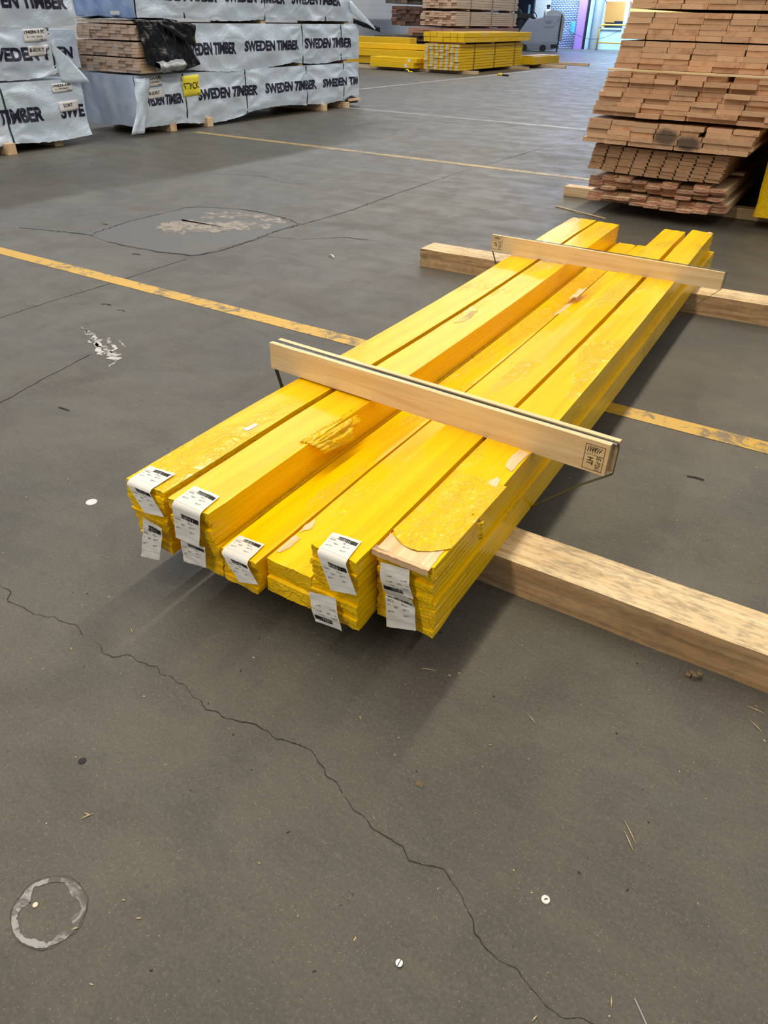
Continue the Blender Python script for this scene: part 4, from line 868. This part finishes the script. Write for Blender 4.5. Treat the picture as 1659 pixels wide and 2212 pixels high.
# loose corner of the upper wrapping
b = MB(); b.grid(lambda u, v: (XF+.03+.16*v*u, 12.50+.10*u+.65*v*u+.06*v, 1.60-.02*u-.40*v*(.4+.75*u)+.02*nz(u*4, v*4)), 10, 12)
o = obj('loose_wrap_corner', b, M_WRAP, label='loose printed wrap corner sticking out from the end of the upper pack', cat='wrap', recalc=False); mo = o.modifiers.new('t', 'SOLIDIFY'); mo.thickness = .003
b = MB(); b.grid(lambda u, v: (XF+.02+.17*u, 12.66+.62*u, 1.345-.13*u-.07*v+.01*nz(u*4)), 10, 3)
o2 = obj('dark_lining', b, M_BLACKF, o, recalc=False); mo = o2.modifiers.new('t', 'SOLIDIFY'); mo.thickness = .003
# triangular flap at the near corner of the bottom pack
b = MB(); b.grid(lambda u, v: (XF+.035+.06*v+.05*(1-v)*sin(u*3.0)+.03*nz(u*4, v*3, 2), 7.50+.26*u*(1-v*.85)-.24*v*(1-u*.8)*v+.02*nz(v*5, u), .66-.62*v-.0*u), 8, 16)
o = obj('wrap_flap', b, M_WRAP, pk1, recalc=False); mo = o.modifiers.new('t', 'SOLIDIFY'); mo.thickness = .002; o['label'] = 'hanging triangular flap at the corner of the wrapping'
# near stack at the left edge
wrapped_pack('bottom wrapped pack of the nearest left stack, with two torn paper labels', 4.3, 6.68, .125, .70, (5.58,), 4.0,
    texts=[(ST, 4.75, 6.05, .30, .45), ('SWEDEN TIMBER', 6.28, 7.6-.0, .305, .44)] if 0 else [(ST, 4.75, 6.05, .30, .45), ('SWE', 6.29, 6.65, .30, .44)],
    notes=[('w', 6.25, 6.53, .575, .665, num('194034-4.80')), ('w', 6.28, 6.57, .375, .48, [('SORT', .22, .72, .42, .76)])], hem=lambda y: .02+.03*sin(pi*min(1, abs(y-5.58)/1.2)), flare=.10)
wrapped_pack('middle wrapped pack of the nearest left stack, long torn label', 4.3, 6.42, .765, 1.215, (5.60, 6.36), 5.0,
    texts=[('SWEDEN TIMBER', 5.44, 6.92-.10, .900, 1.03)] if 0 else [('SWEDEN T', 5.47, 6.33, .900, 1.03)],
    notes=[('w', 6.02, 6.32, 1.08, 1.20, num('194084-3.90')), ('w', 6.04, 6.31, .945, 1.045, bs)], hem=lambda y: .05*sin(pi*min(1, max(0, (y-5.2)/1.2))))
wrapped_pack('upper wrapped pack of the nearest left stack, at the top left corner', 4.3, 6.76, 1.255, 1.80, (5.2,), 6.0,
    texts=[(ST, 5.35, 6.68, 1.385, 1.52)], hem=lambda y: .05*sin(pi*min(1, max(0, (y-5.2)/1.8))), endmat=M_WRAP)
b = MB(); b.grid(lambda u, v: (XF+.02+.08*u*v, 6.36+.34*u*(v**.7)+.05*v, 1.06-.40*v+.02*nz(u*3, v*3)), 8, 10)
o = obj('wrap_flap', b, M_WRAP, label='loose wrap corner hanging from the middle pack of the nearest left stack', cat='wrap', recalc=False); mo = o.modifiers.new('t', 'SOLIDIFY'); mo.thickness = .002
for k, (ya, yb, zt_, lb) in enumerate([(8.43, 8.87, .118, 'pale squared block under the wrapped pack, nearest of the three, beside the yellow floor line'), (11.30, 11.75, .10, 'pale squared block under the far part of the bottom wrapped pack'), (12.05, 12.45, .09, 'last pale block near the far end of the bottom wrapped pack'), (7.93, 8.16, .112, 'partly hidden block under the near corner of the bottom wrapped pack'), (5.30, 5.56, .118, 'squared block at the left picture edge under the nearest left stack'), (6.00, 6.30, .105, 'shaded block under the nearest left stack')]):
    xr_ = (-8.40, -8.38, -8.38, -8.43, -8.36, -8.50)[k]; b = MB(); b.box(-9.6, xr_, yb-.12, yb, 0, zt_); obj('support_block', b, M_DUNB, label=lb, cat='timber block', group='blocks under the wrapped packs', bevel=.004)
for (y_, z_a, z_b, lb) in [(11.1, .685, .747, 'spacer between bottom and middle wrapped packs'), (12.4, .685, .747, 'farther spacer between bottom and middle wrapped packs'), (12.45, 1.255, 1.318, 'pale spacer under the far end of the upper wrapped pack'), (10.2, 1.255, 1.318, 'spacer hidden in shade between middle and upper wrapped packs'), (5.5, .69, .768, 'spacer between bottom and middle packs of the nearest left stack'), (5.6, 1.20, 1.26, 'spacer between middle and upper packs of the nearest left stack')]:
    b = MB(); b.box(-9.5, XF-.02, y_, y_+.10, z_a, z_b); obj('spacer', b, M_DUNB, label=lb, cat='spacer')
# black film with timber at the far foot of the stack
b = MB(); b.grid(lambda u, v: (XF+.03+.03*nz(u*3, v*3), 12.35+.45*u, .06+.13*v*(1-abs(u-.5))+.01*nz(u*8)), 8, 5)
o = obj('black_film_scrap', b, M_BLACKF, label='scrap of black film at the far foot of the wrapped stack', cat='film', recalc=False); mo = o.modifiers.new('t', 'SOLIDIFY'); mo.thickness = .003
b = MB(); b.box(-8.42, -8.36, 12.46, 12.80, .10, .135); obj('short_board', b, M_DUNB, label='short orange-brown board beside the black film scrap at the stack foot', cat='board')

wrapped_pack('small visible part of a wrapped pack deep between the two left stacks', 6.5, 7.45, .75, 1.17, (), 8.0, texts=[('SWEDEN', 6.55, 7.35, .86, .99)], depth=.3, xf=-9.35)
# open pack of thin boards, ends towards the camera
rb = random.Random(9)
def thin_pack(desc, x0, x1, z0, rows, cols, h_, y0, shrink=0.):
    cw = (x1-x0)/cols; bb, m = proto_plank(cw-.003, h_-.002, .74, M_THIN); first = None
    for r in range(rows):
        for c in range(cols):
            p = (x0+cw*(c+.5)+rb.uniform(-.004, .004), y0+rb.uniform(-.02, .02), z0+h_*r)
            lb = 'thin board, %s from left, %s row up, %s of the open pack' % (ORD[c], ORD[r], desc)
            if first is None: first = o = obj('thin_board', bb, m, label=lb, cat='board', group='thin boards, '+desc+' of the open pack', origin=(0, 0, 0)); o.location = p; ORIG[o.name] = Vector(p)
            else: o = copy(first, p, label=lb, cat='board', group='thin boards, '+desc+' of the open pack')
thin_pack('lower tier', -9.74, -8.36, .715, 5, 11, .033, 7.58)
thin_pack('middle tier', -9.72, -8.36, .893, 5, 11, .033, 7.60)
thin_pack('upper tier', -9.47, -8.37, 1.075, 5, 9, .033, 7.60)
thin_pack('single top row', -9.44, -8.38, 1.252, 1, 9, .030, 7.60)
for k, z_ in enumerate((.882, 1.062, 1.240)):
    b = MB(); b.box(-9.6, -8.40, 7.9, 7.95, z_, z_+.012); obj('sticker_lath', b, M_DARKW, label='dark lath in the open pack of thin boards, %s gap from below' % ORD[k], cat='lath')
# black film pulled over it and hanging down its long side
b = MB()
def bf(u, v):
    y = 7.60+.74*u
    if v < .42:
        t = v/.42; return (-9.5+1.15*t+.03*nz(u*5, v*9), y-.01, 1.292+.02*nz(u*4, v*8)+.045*t*(1-t)*2)
    t = (v-.42)/.58; fold = .030*nz(u*7+t*2.4, t*1.5, 3)+.014*nz(u*20, t*5, 5)
    return (XF+.105+fold+.05*t+.02*sin(u*5), y+.30*t*u+.10*t*(1-u)*.6, 1.30-.60*t*(.62+.38*(1-abs(u-.55)*.9)))
b.grid(bf, 44, 60)
o = obj('black_film', b, M_BLACKF, label='crumpled black film pulled over the open pack of thin boards', cat='film', recalc=False); mo = o.modifiers.new('t', 'SOLIDIFY'); mo.thickness = .003
b = MB(); b.grid(lambda u, v: (XF+.17+.05*u+.02*nz(u*5, v*3), 8.02+.52*u-.05*v, 1.31-.06*u-.27*v*(.25+.75*u)+.015*nz(u*4, v*4)), 14, 10)
o2 = obj('black_film_flap', b, M_BLACKF, o, recalc=False); mo = o2.modifiers.new('t', 'SOLIDIFY'); mo.thickness = .003
b = MB(); b.grid(lambda u, v: (XF+.17+.07*sin(v*pi)+.015*nz(u*9, v*5), 7.80+.48*u+.02*nz(v*5, u), .72+.125*v+.02*nz(u*6, v*2)+.02*u), 16, 10); b.grid(lambda u, v: (XF+.17-.02+.01*nz(u*9, v*5), 7.80+.48*u, .72+.125*v+.02*u), 4, 4)
o = obj('folded_film', b, paint('silver_film', (150, 156, 160), .25, .1), label='folded silvery film lump under the hanging black film', cat='film', recalc=False)
# small label on the translucent end of the upper pack
b = MB(); b.quad((-8.85, 7.67, 1.34), (-8.68, 7.67, 1.34), (-8.68, 7.67, 1.38), (-8.85, 7.67, 1.38)); obj('paper_label', b, M_PAPER2, label='tiny pale label on the bluish end of the upper wrapped pack', cat='label')

# ================================================================== MIDDLE DISTANCE
def far_beams(desc, x0, cols, cw, z0, rows, rh, y0, y1, labels=True, parent=None):
    bb = MB(); bb.box(0, cw-.012, 0, y1-y0, 0, rh-.008); first = None; lf = None
    for r in range(rows):
        for c in range(cols):
            p = Vector((x0+cw*c, y0+rb.uniform(-.03, .03), z0+rh*r))
            if first is None: first = o = obj('wrapped_beam', bb, M_FILMFAR, parent, origin=(0, 0, 0), bevel=.006); o.location = p-ORIG[parent.name]; ORIG[o.name] = p
            else: o = copy(first, p, parent=parent)
            if labels:
                q = p+Vector((cw*.5+rb.uniform(-.02, .02), -.004, .01))
                if lf is None:
                    lb = MB(); lb.box(-.040, .040, -.003, 0, .0, rh*.70, 0); lb.box(-.040, .040, -.0042, -.003, rh*.30, rh*.42, 1)
                    lf = obj('paper_label', lb, [M_PAPER, M_BLACKINK], o, origin=(0, 0, 0)); ORIG[lf.name] = q; lf.location = q-p
                else: copy(lf, q, parent=o)
e = empty('strapped_beam_pack', (-11.8, 22.4, 0.08), 'strapped pack of yellow-wrapped beams with rows of white end labels', 'timber pack')
far_beams('pack', -12.36, 7, .172, .085, 9, .0735, 22.4, 27.2, True, e)
for yy in (23.4, 24.9, 26.5):
    b = MB(); b.ribbon([(-11.148, yy, .08), (-11.148, yy, .75), (-12.37, yy, .75), (-12.37, yy, .08)], (0, .03, 0), .003); obj('strap', b, M_STRAPG, e)
e2 = empty('wrapped_beam_pack', (-11.8, 22.4, .77), 'two shiny layers of yellow-wrapped beams on top of the strapped labelled pack', 'timber pack')
far_beams('top', -12.40, 6, .225, .790, 2, .125, 22.4, 27.5, False, e2)
for k, yy in enumerate((22.55, 24.6, 26.8)):
    b = MB(); b.box(-12.3, -11.12, yy, yy+.1, .750, .788); obj('spacer_lath', b, M_DUNB, label='pale spacer lath on the labelled yellow pack, %s from the near end' % ORD[k], cat='lath')
for k, (x0, x1, y0, lb) in enumerate([(-12.5, -10.72, 22.75, 'rough block under the near end of the labelled yellow pack'), (-12.5, -10.55, 26.3, 'pale block under the far end of the labelled yellow pack'), (-12.2, -10.0, 28.4, 'long pale timber lying beyond the labelled yellow pack'), (-12.2, -9.9, 30.6, 'longest pale timber lying beyond the labelled yellow pack')]):
    b = MB(); b.box(x0, x1, y0, y0+.14, 0, .085); obj('support_timber', b, M_DUNB, label=lb, cat='timber beam', bevel=.004)
def yb(x0, x1, y0, y1, z0, z1, label, rot=0., lab=False):
    b = MB(); b.box(x0, x1, y0, y1, z0, z1, rot=rot); o = obj('wrapped_beam', b, M_FILMFAR, label=label, cat='timber beam', group='loose yellow-wrapped beams beside the labelled pack', bevel=.008)
    if lab:
        m = MB(); m.box(x1, x1+.004, y0+.15, y0+.42, z0+.02, z1-.02); obj('paper_label', m, M_PAPER, o)
ra = radians(33)
def yb2(px, py, L, wd, z0, z1, ang, label, lab=0):
    d = Vector((cos(ang), sin(ang), 0)); q = Vector((-d.y, d.x, 0)); b = MB()
    b.prism([(0, 0), (L, 0), (L, wd), (0, wd)], z0, z1, 0, lambda x, y, h: tuple(Vector((px, py, 0))+d*x+q*y+Vector((0, 0, h))))
    o = obj('wrapped_beam', b, M_FILMFAR, label=label, cat='timber beam', group='loose yellow-wrapped beams beside the labelled pack', bevel=.008)
    if lab:
        m = MB(); m.prism([(L*lab, -.006), (L*lab+.09, -.006), (L*lab+.09, 0), (L*lab, 0)], z0+.02, z1-.02, 0, lambda x, y, h: tuple(Vector((px, py, 0))+d*x+q*y+Vector((0, 0, h)))); obj('paper_label', m, M_PAPER, o)
yb2(-14.22, 22.3, 1.6, .6, .085, .215, radians(-2), 'lowest near yellow beam with a white label, left of the labelled pack', .80)
yb2(-14.25, 22.35, 1.7, .6, .22, .345, radians(-2), 'second near yellow beam with a white label, lying on the lowest one', .82)
yb2(-16.4, 23.3, 4.0, .5, .10, .30, radians(4), 'long yellow beam in the lowest row behind the two labelled ones')
yb2(-16.3, 23.2, 4.1, .5, .31, .50, radians(4), 'long yellow beam in the second row, left of the labelled pack')
yb2(-16.2, 23.35, 4.1, .5, .52, .66, radians(4), 'long yellow beam in the upper row, left of the labelled pack')
yb2(-16.9, 24.6, 2.7, .5, .10, .80, radians(3), 'short topmost yellow beam stack at the wall, left of the labelled pack')
b = MB(); b.box(-16, -12.6, 22.75, 22.87, 0, .085); obj('support_timber', b, M_DUNB, label='pale timber under the loose yellow beams left of the labelled pack', cat='timber beam')
b = MB(); b.box(-11.6, -10.87, 27.6, 30.1, .09, .33); b2 = obj('wrapped_beam', b, M_FILMFAR, label='yellow-wrapped beam pack reaching out behind the labelled pack to the right', cat='timber pack', bevel=.01)
b = MB(); b.box(-11.3, -10.95, 27.6, 29.4, .332, .346); o = obj('torn_film_gap', b, M_THIN, b2)
b = MB(); b.grid(lambda u, v: (-12.75+.42*u, 21.9+.07*v-.25*u+.05*nz(u*6, 1), .03+.07*abs(sin(u*5))*(1-u)+.01*v), 16, 3); o = obj('film_scrap', b, M_FILMFAR, label='scrap of yellow film hanging to the floor beside the labelled pack', cat='film', recalc=False); o.modifiers.new('t', 'SOLIDIFY').thickness = .003
b = MB(); b.tube([(-10.15, 23.0, .02), (-10.02, 22.95, .03), (-9.95, 22.93, .02)], [.03, .04, .02], 8); o = obj('glove', b, paint('yellow_cloth', (226, 196, 60), .7), label='small yellow and black glove on the floor before the labelled pack', cat='glove')
b = MB(); b.tube([(-9.95, 22.93, .02), (-9.75, 22.85, .018)], [.03, .03], 8); obj('glove_cuff', b, M_BLACK, o)

# timber packs behind the yellow ones
def board_pack(label, x0, x1, y0, y1, z0, z1, cols, rows, mat, group):
    e = empty('board_pack', ((x0+x1)/2, y0, z0), label, 'timber pack', group); cw = (x1-x0)/cols; rh = (z1-z0)/rows; first = None
    bb = MB(); bb.box(0, cw-.006, 0, y1-y0, 0, rh-.008)
    for r in range(rows):
        for c in range(cols):
            p = Vector((x0+cw*c, y0+rb.uniform(-.10, .10), z0+rh*r+.006*sin(c)))
            if first is None: first = o = obj('board', bb, mat, e, origin=(0, 0, 0)); o.location = p-ORIG[e.name]; ORIG[o.name] = p
            else: copy(first, p, parent=e)
    return e
G2 = 'strapped board packs behind the yellow pack'
for zz, z2, lb in [(1.13, 1.58, 'pale strapped board pack behind the labelled yellow pack, lower of two'), (1.66, 2.25, 'pale strapped board pack behind the labelled yellow pack, upper of two')]:
    e = board_pack(lb, -15.9, -14.45, 28.5, 34.2, zz, z2, 8, 7, M_PALE, G2)
    for yy in (29.7, 31.6, 33.8):
        b = MB(); b.ribbon([(-14.435, yy, zz-.01), (-14.435, yy, z2+.01), (-15.92, yy, z2+.01)], (0, .04, 0), .004); obj('strap', b, M_DARKW, e)
board_pack('pinkish board layer under the pale board packs', -16.3, -14.40, 28.2, 34.4, .80, 1.06, 8, 3, wood_mat('pink_board_wood', (204, 160, 136), (176, 130, 108), 'Y', (186, 142, 122)), G2)
board_pack('dark brown board pack left of the pale board packs', -17.5, -16.0, 29.0, 34, 1.10, 1.72, 7, 5, M_DARKW, G2)
board_pack('grey weathered planks sticking out left below the dark pack', -18.0, -15.0, 28.6, 34, .62, .78, 9, 2, M_GREYW, G2)
board_pack('grey lowest board layer behind the loose yellow beams', -17.0, -14.3, 28.6, 34, .12, .56, 8, 4, M_GREYW, G2)
board_pack('grey rough pack at the top behind the pale packs', -18.2, -16.1, 29.6, 33, 1.80, 2.4, 8, 5, M_GREYW, G2)
for k, z_ in enumerate((.57, 1.60, 1.075, .755)):
    for j, yy in enumerate((29.5, 31.6, 33.6)):
        b = MB(); b.box(-17.4 if k != 1 else -15.8, -14.46, yy, yy+.1, z_, z_+.04); obj('spacer', b, M_DUNB, label='spacer in the board stack behind the yellow pack, %s level, %s from the near end' % (('lowest', 'highest', 'third', 'second')[k], ORD[j]), cat='spacer')

# ================================================================== LITTER ON THE FLOOR
def disc(name, x, y, r, h, mat, label, cat, dimple=True, m2=None):
    b = MB(); b.tube([(x, y, 0), (x, y, h*.8), (x, y, h)], [r, r, r*.85], 28); o = obj(name, b, mat, label=label, cat=cat)
    if m2: c = MB(); c.box(x-r*.35, x+r*.25, y-r*.12, y+r*.12, h, h+.0006, rot=.9); c.box(x-r*.1, x+r*.4, y+.1*r, y+r*.3, h, h+.0006, rot=.3); obj('mark', c, m2, o)
    return o
disc('bottle_cap', -.079, .778, .0085, .003, M_PAPER, 'small round white disc with dark marks at the lower right', 'disc', m2=M_BLACKINK)
o = disc('screw_head', -.262, .530, .0075, .003, M_METAL, 'dull metal disc with a slot near the bottom of the picture', 'metal disc')
b = MB(); b.box(-.2628, -.2612, .523, .537, .003, .0035); obj('slot', b, M_BLACK, o)
disc('foil_disc', -1.907, 1.222, .019, .002, M_PAPER2, 'pale flat disc on the floor left of the yellow bundle', 'disc')
disc('wood_plug', -.899, .250, .0050, .003, M_BEIGE, 'tiny beige disc lying in the round chalky ring', 'disc')
disc('rubber_blob', -1.085, .510, .0085, .002, M_BLACK, 'small flattened black blob on the floor at the left', 'blob')
b = MB(); b.tube([(-.416, .574, .001), (-.402, .574, .001)], .0006, 4); b.tube([(-.402, .574, .001), (-.400, .590, .001)], .0006, 4); b.tube([(-.400, .590, .001), (-.414, .590, .001)], .0006, 4); obj('staple', b, M_METAL, label='single bent staple lying on the floor at the bottom', cat='staple')
b = MB(); b.tube([(.115+.003*k+.012*sin(k*.13), .700-.0045*k, .0012) for k in range(14)], .0016, 6); obj('wire_piece', b, paint('grey_wire', (170, 174, 170), .4), label='curved pale wire at the bottom edge right', cat='wire')
b = MB(); b.grid(lambda u, v: (-3.02+.07*u, 4.20-.03*u*u+.012*v, .004+.012*sin(u*3)), 8, 2); o = obj('peel', b, M_PAPER, label='small curled white peel on the floor between the floor lines', cat='scrap', recalc=False); o.modifiers.new('t', 'SOLIDIFY').thickness = .001
b = MB(); rr = random.Random(3)
for k in range(4): b.box(.02+.008*k, .032+.008*k, 1.516+.008*(k % 2), 1.530+.008*(k % 2), 0, .008+.003*k, rot=k)
obj('bark_bits', b, M_LEAF, label='clump of brownish bark bits beside the near timber on the right', cat='bark')
b = MB(); b.grid(lambda u, v: (-.418+.018*u, .862+.012*v, .001+.004*sin(v*3)*sin(u*3)), 5, 5); obj('leaf_bit', b, M_LEAF, label='shrivelled brown leaf bit near the crack at the bottom', cat='leaf', recalc=False)
spl = [(-.554, 1.177, .040, 20, 'splinter just in front of the bundle corner'), (-.266, 1.171, .032, -32, 'straight splinter right of the bundle front'), (-.319, 1.048, .009, 40, 'small orange wood chip on the floor'),
       (.022, 1.005, .055, -48, 'long thin pale fibre at the lower right'), (.024, .985, .045, -50, 'second thin fibre beside the long pale fibre'), (-.022, .579, .014, 70, 'short straw piece at the bottom edge'), (.082, .673, .018, -75, 'thin stick piece near the pale wire'),
       (.198, 1.499, .045, -5, 'thin stick below the near timber at the right edge'), (.205, 1.445, .040, -38, 'lower thin stick at the right edge'), (-.965, .425, .028, 62, 'crossed straw on the floor, lower left'), (-.968, .428, .016, 10, 'short straw crossing the longer one, lower left'),
       (-.715, .337, .012, 30, 'wood chip by the dark stain at the bottom left'), (-.765, .345, .008, 10, 'orange chip by the dark stain at the bottom left'), (-1.31, .86, .020, -30, 'light splinter left of the long crack'), (-.30, 2.95, .05, 18, 'pale shaving in the shadow right of the bundle'), (-.62, .95, .012, -40, 'little chip between bundle and crack'), (-.80, .262, .014, 50, 'thin stick right of the chalky ring'), (-.70, .215, .010, 15, 'tiny chip right of the chalky ring')]
for x, y, L, a, lb in spl:
    b = MB(); d = Vector((cos(radians(a)), sin(radians(a)), 0)); b.tube([Vector((x, y, .0012))-d*L/2, Vector((x, y, .0022)), Vector((x, y, .0012))+d*L/2], [.0005, .0016 if L < .03 else .0013, .0004], 5); obj('splinter', b, M_SPL, label=lb, cat='splinter')
for nm, n_, bx, mt, sz_, lb in [('sawdust', 420, (-2.4, .45, .15, 3.2), M_SPL, .0016, 'tiny pale wood crumbs scattered over the near floor'), ('dark_crumbs', 130, (-2.2, .4, .2, 2.2), M_BLACK, .0016, 'tiny dark crumbs scattered over the near floor')]:
    b = MB(); rr = random.Random(n_)
    for _ in range(n_):
        x, y = rr.uniform(bx[0], bx[1]), rr.uniform(bx[2], bx[3]); s_ = sz_*rr.choice([.6, .8, 1, 1.5]); b.box(x, x+s_*rr.uniform(.8, 3), y, y+s_, 0, s_*.6, rot=rr.uniform(0, 3))
    obj(nm, b, mt, label=lb, cat='crumbs', kind='stuff')
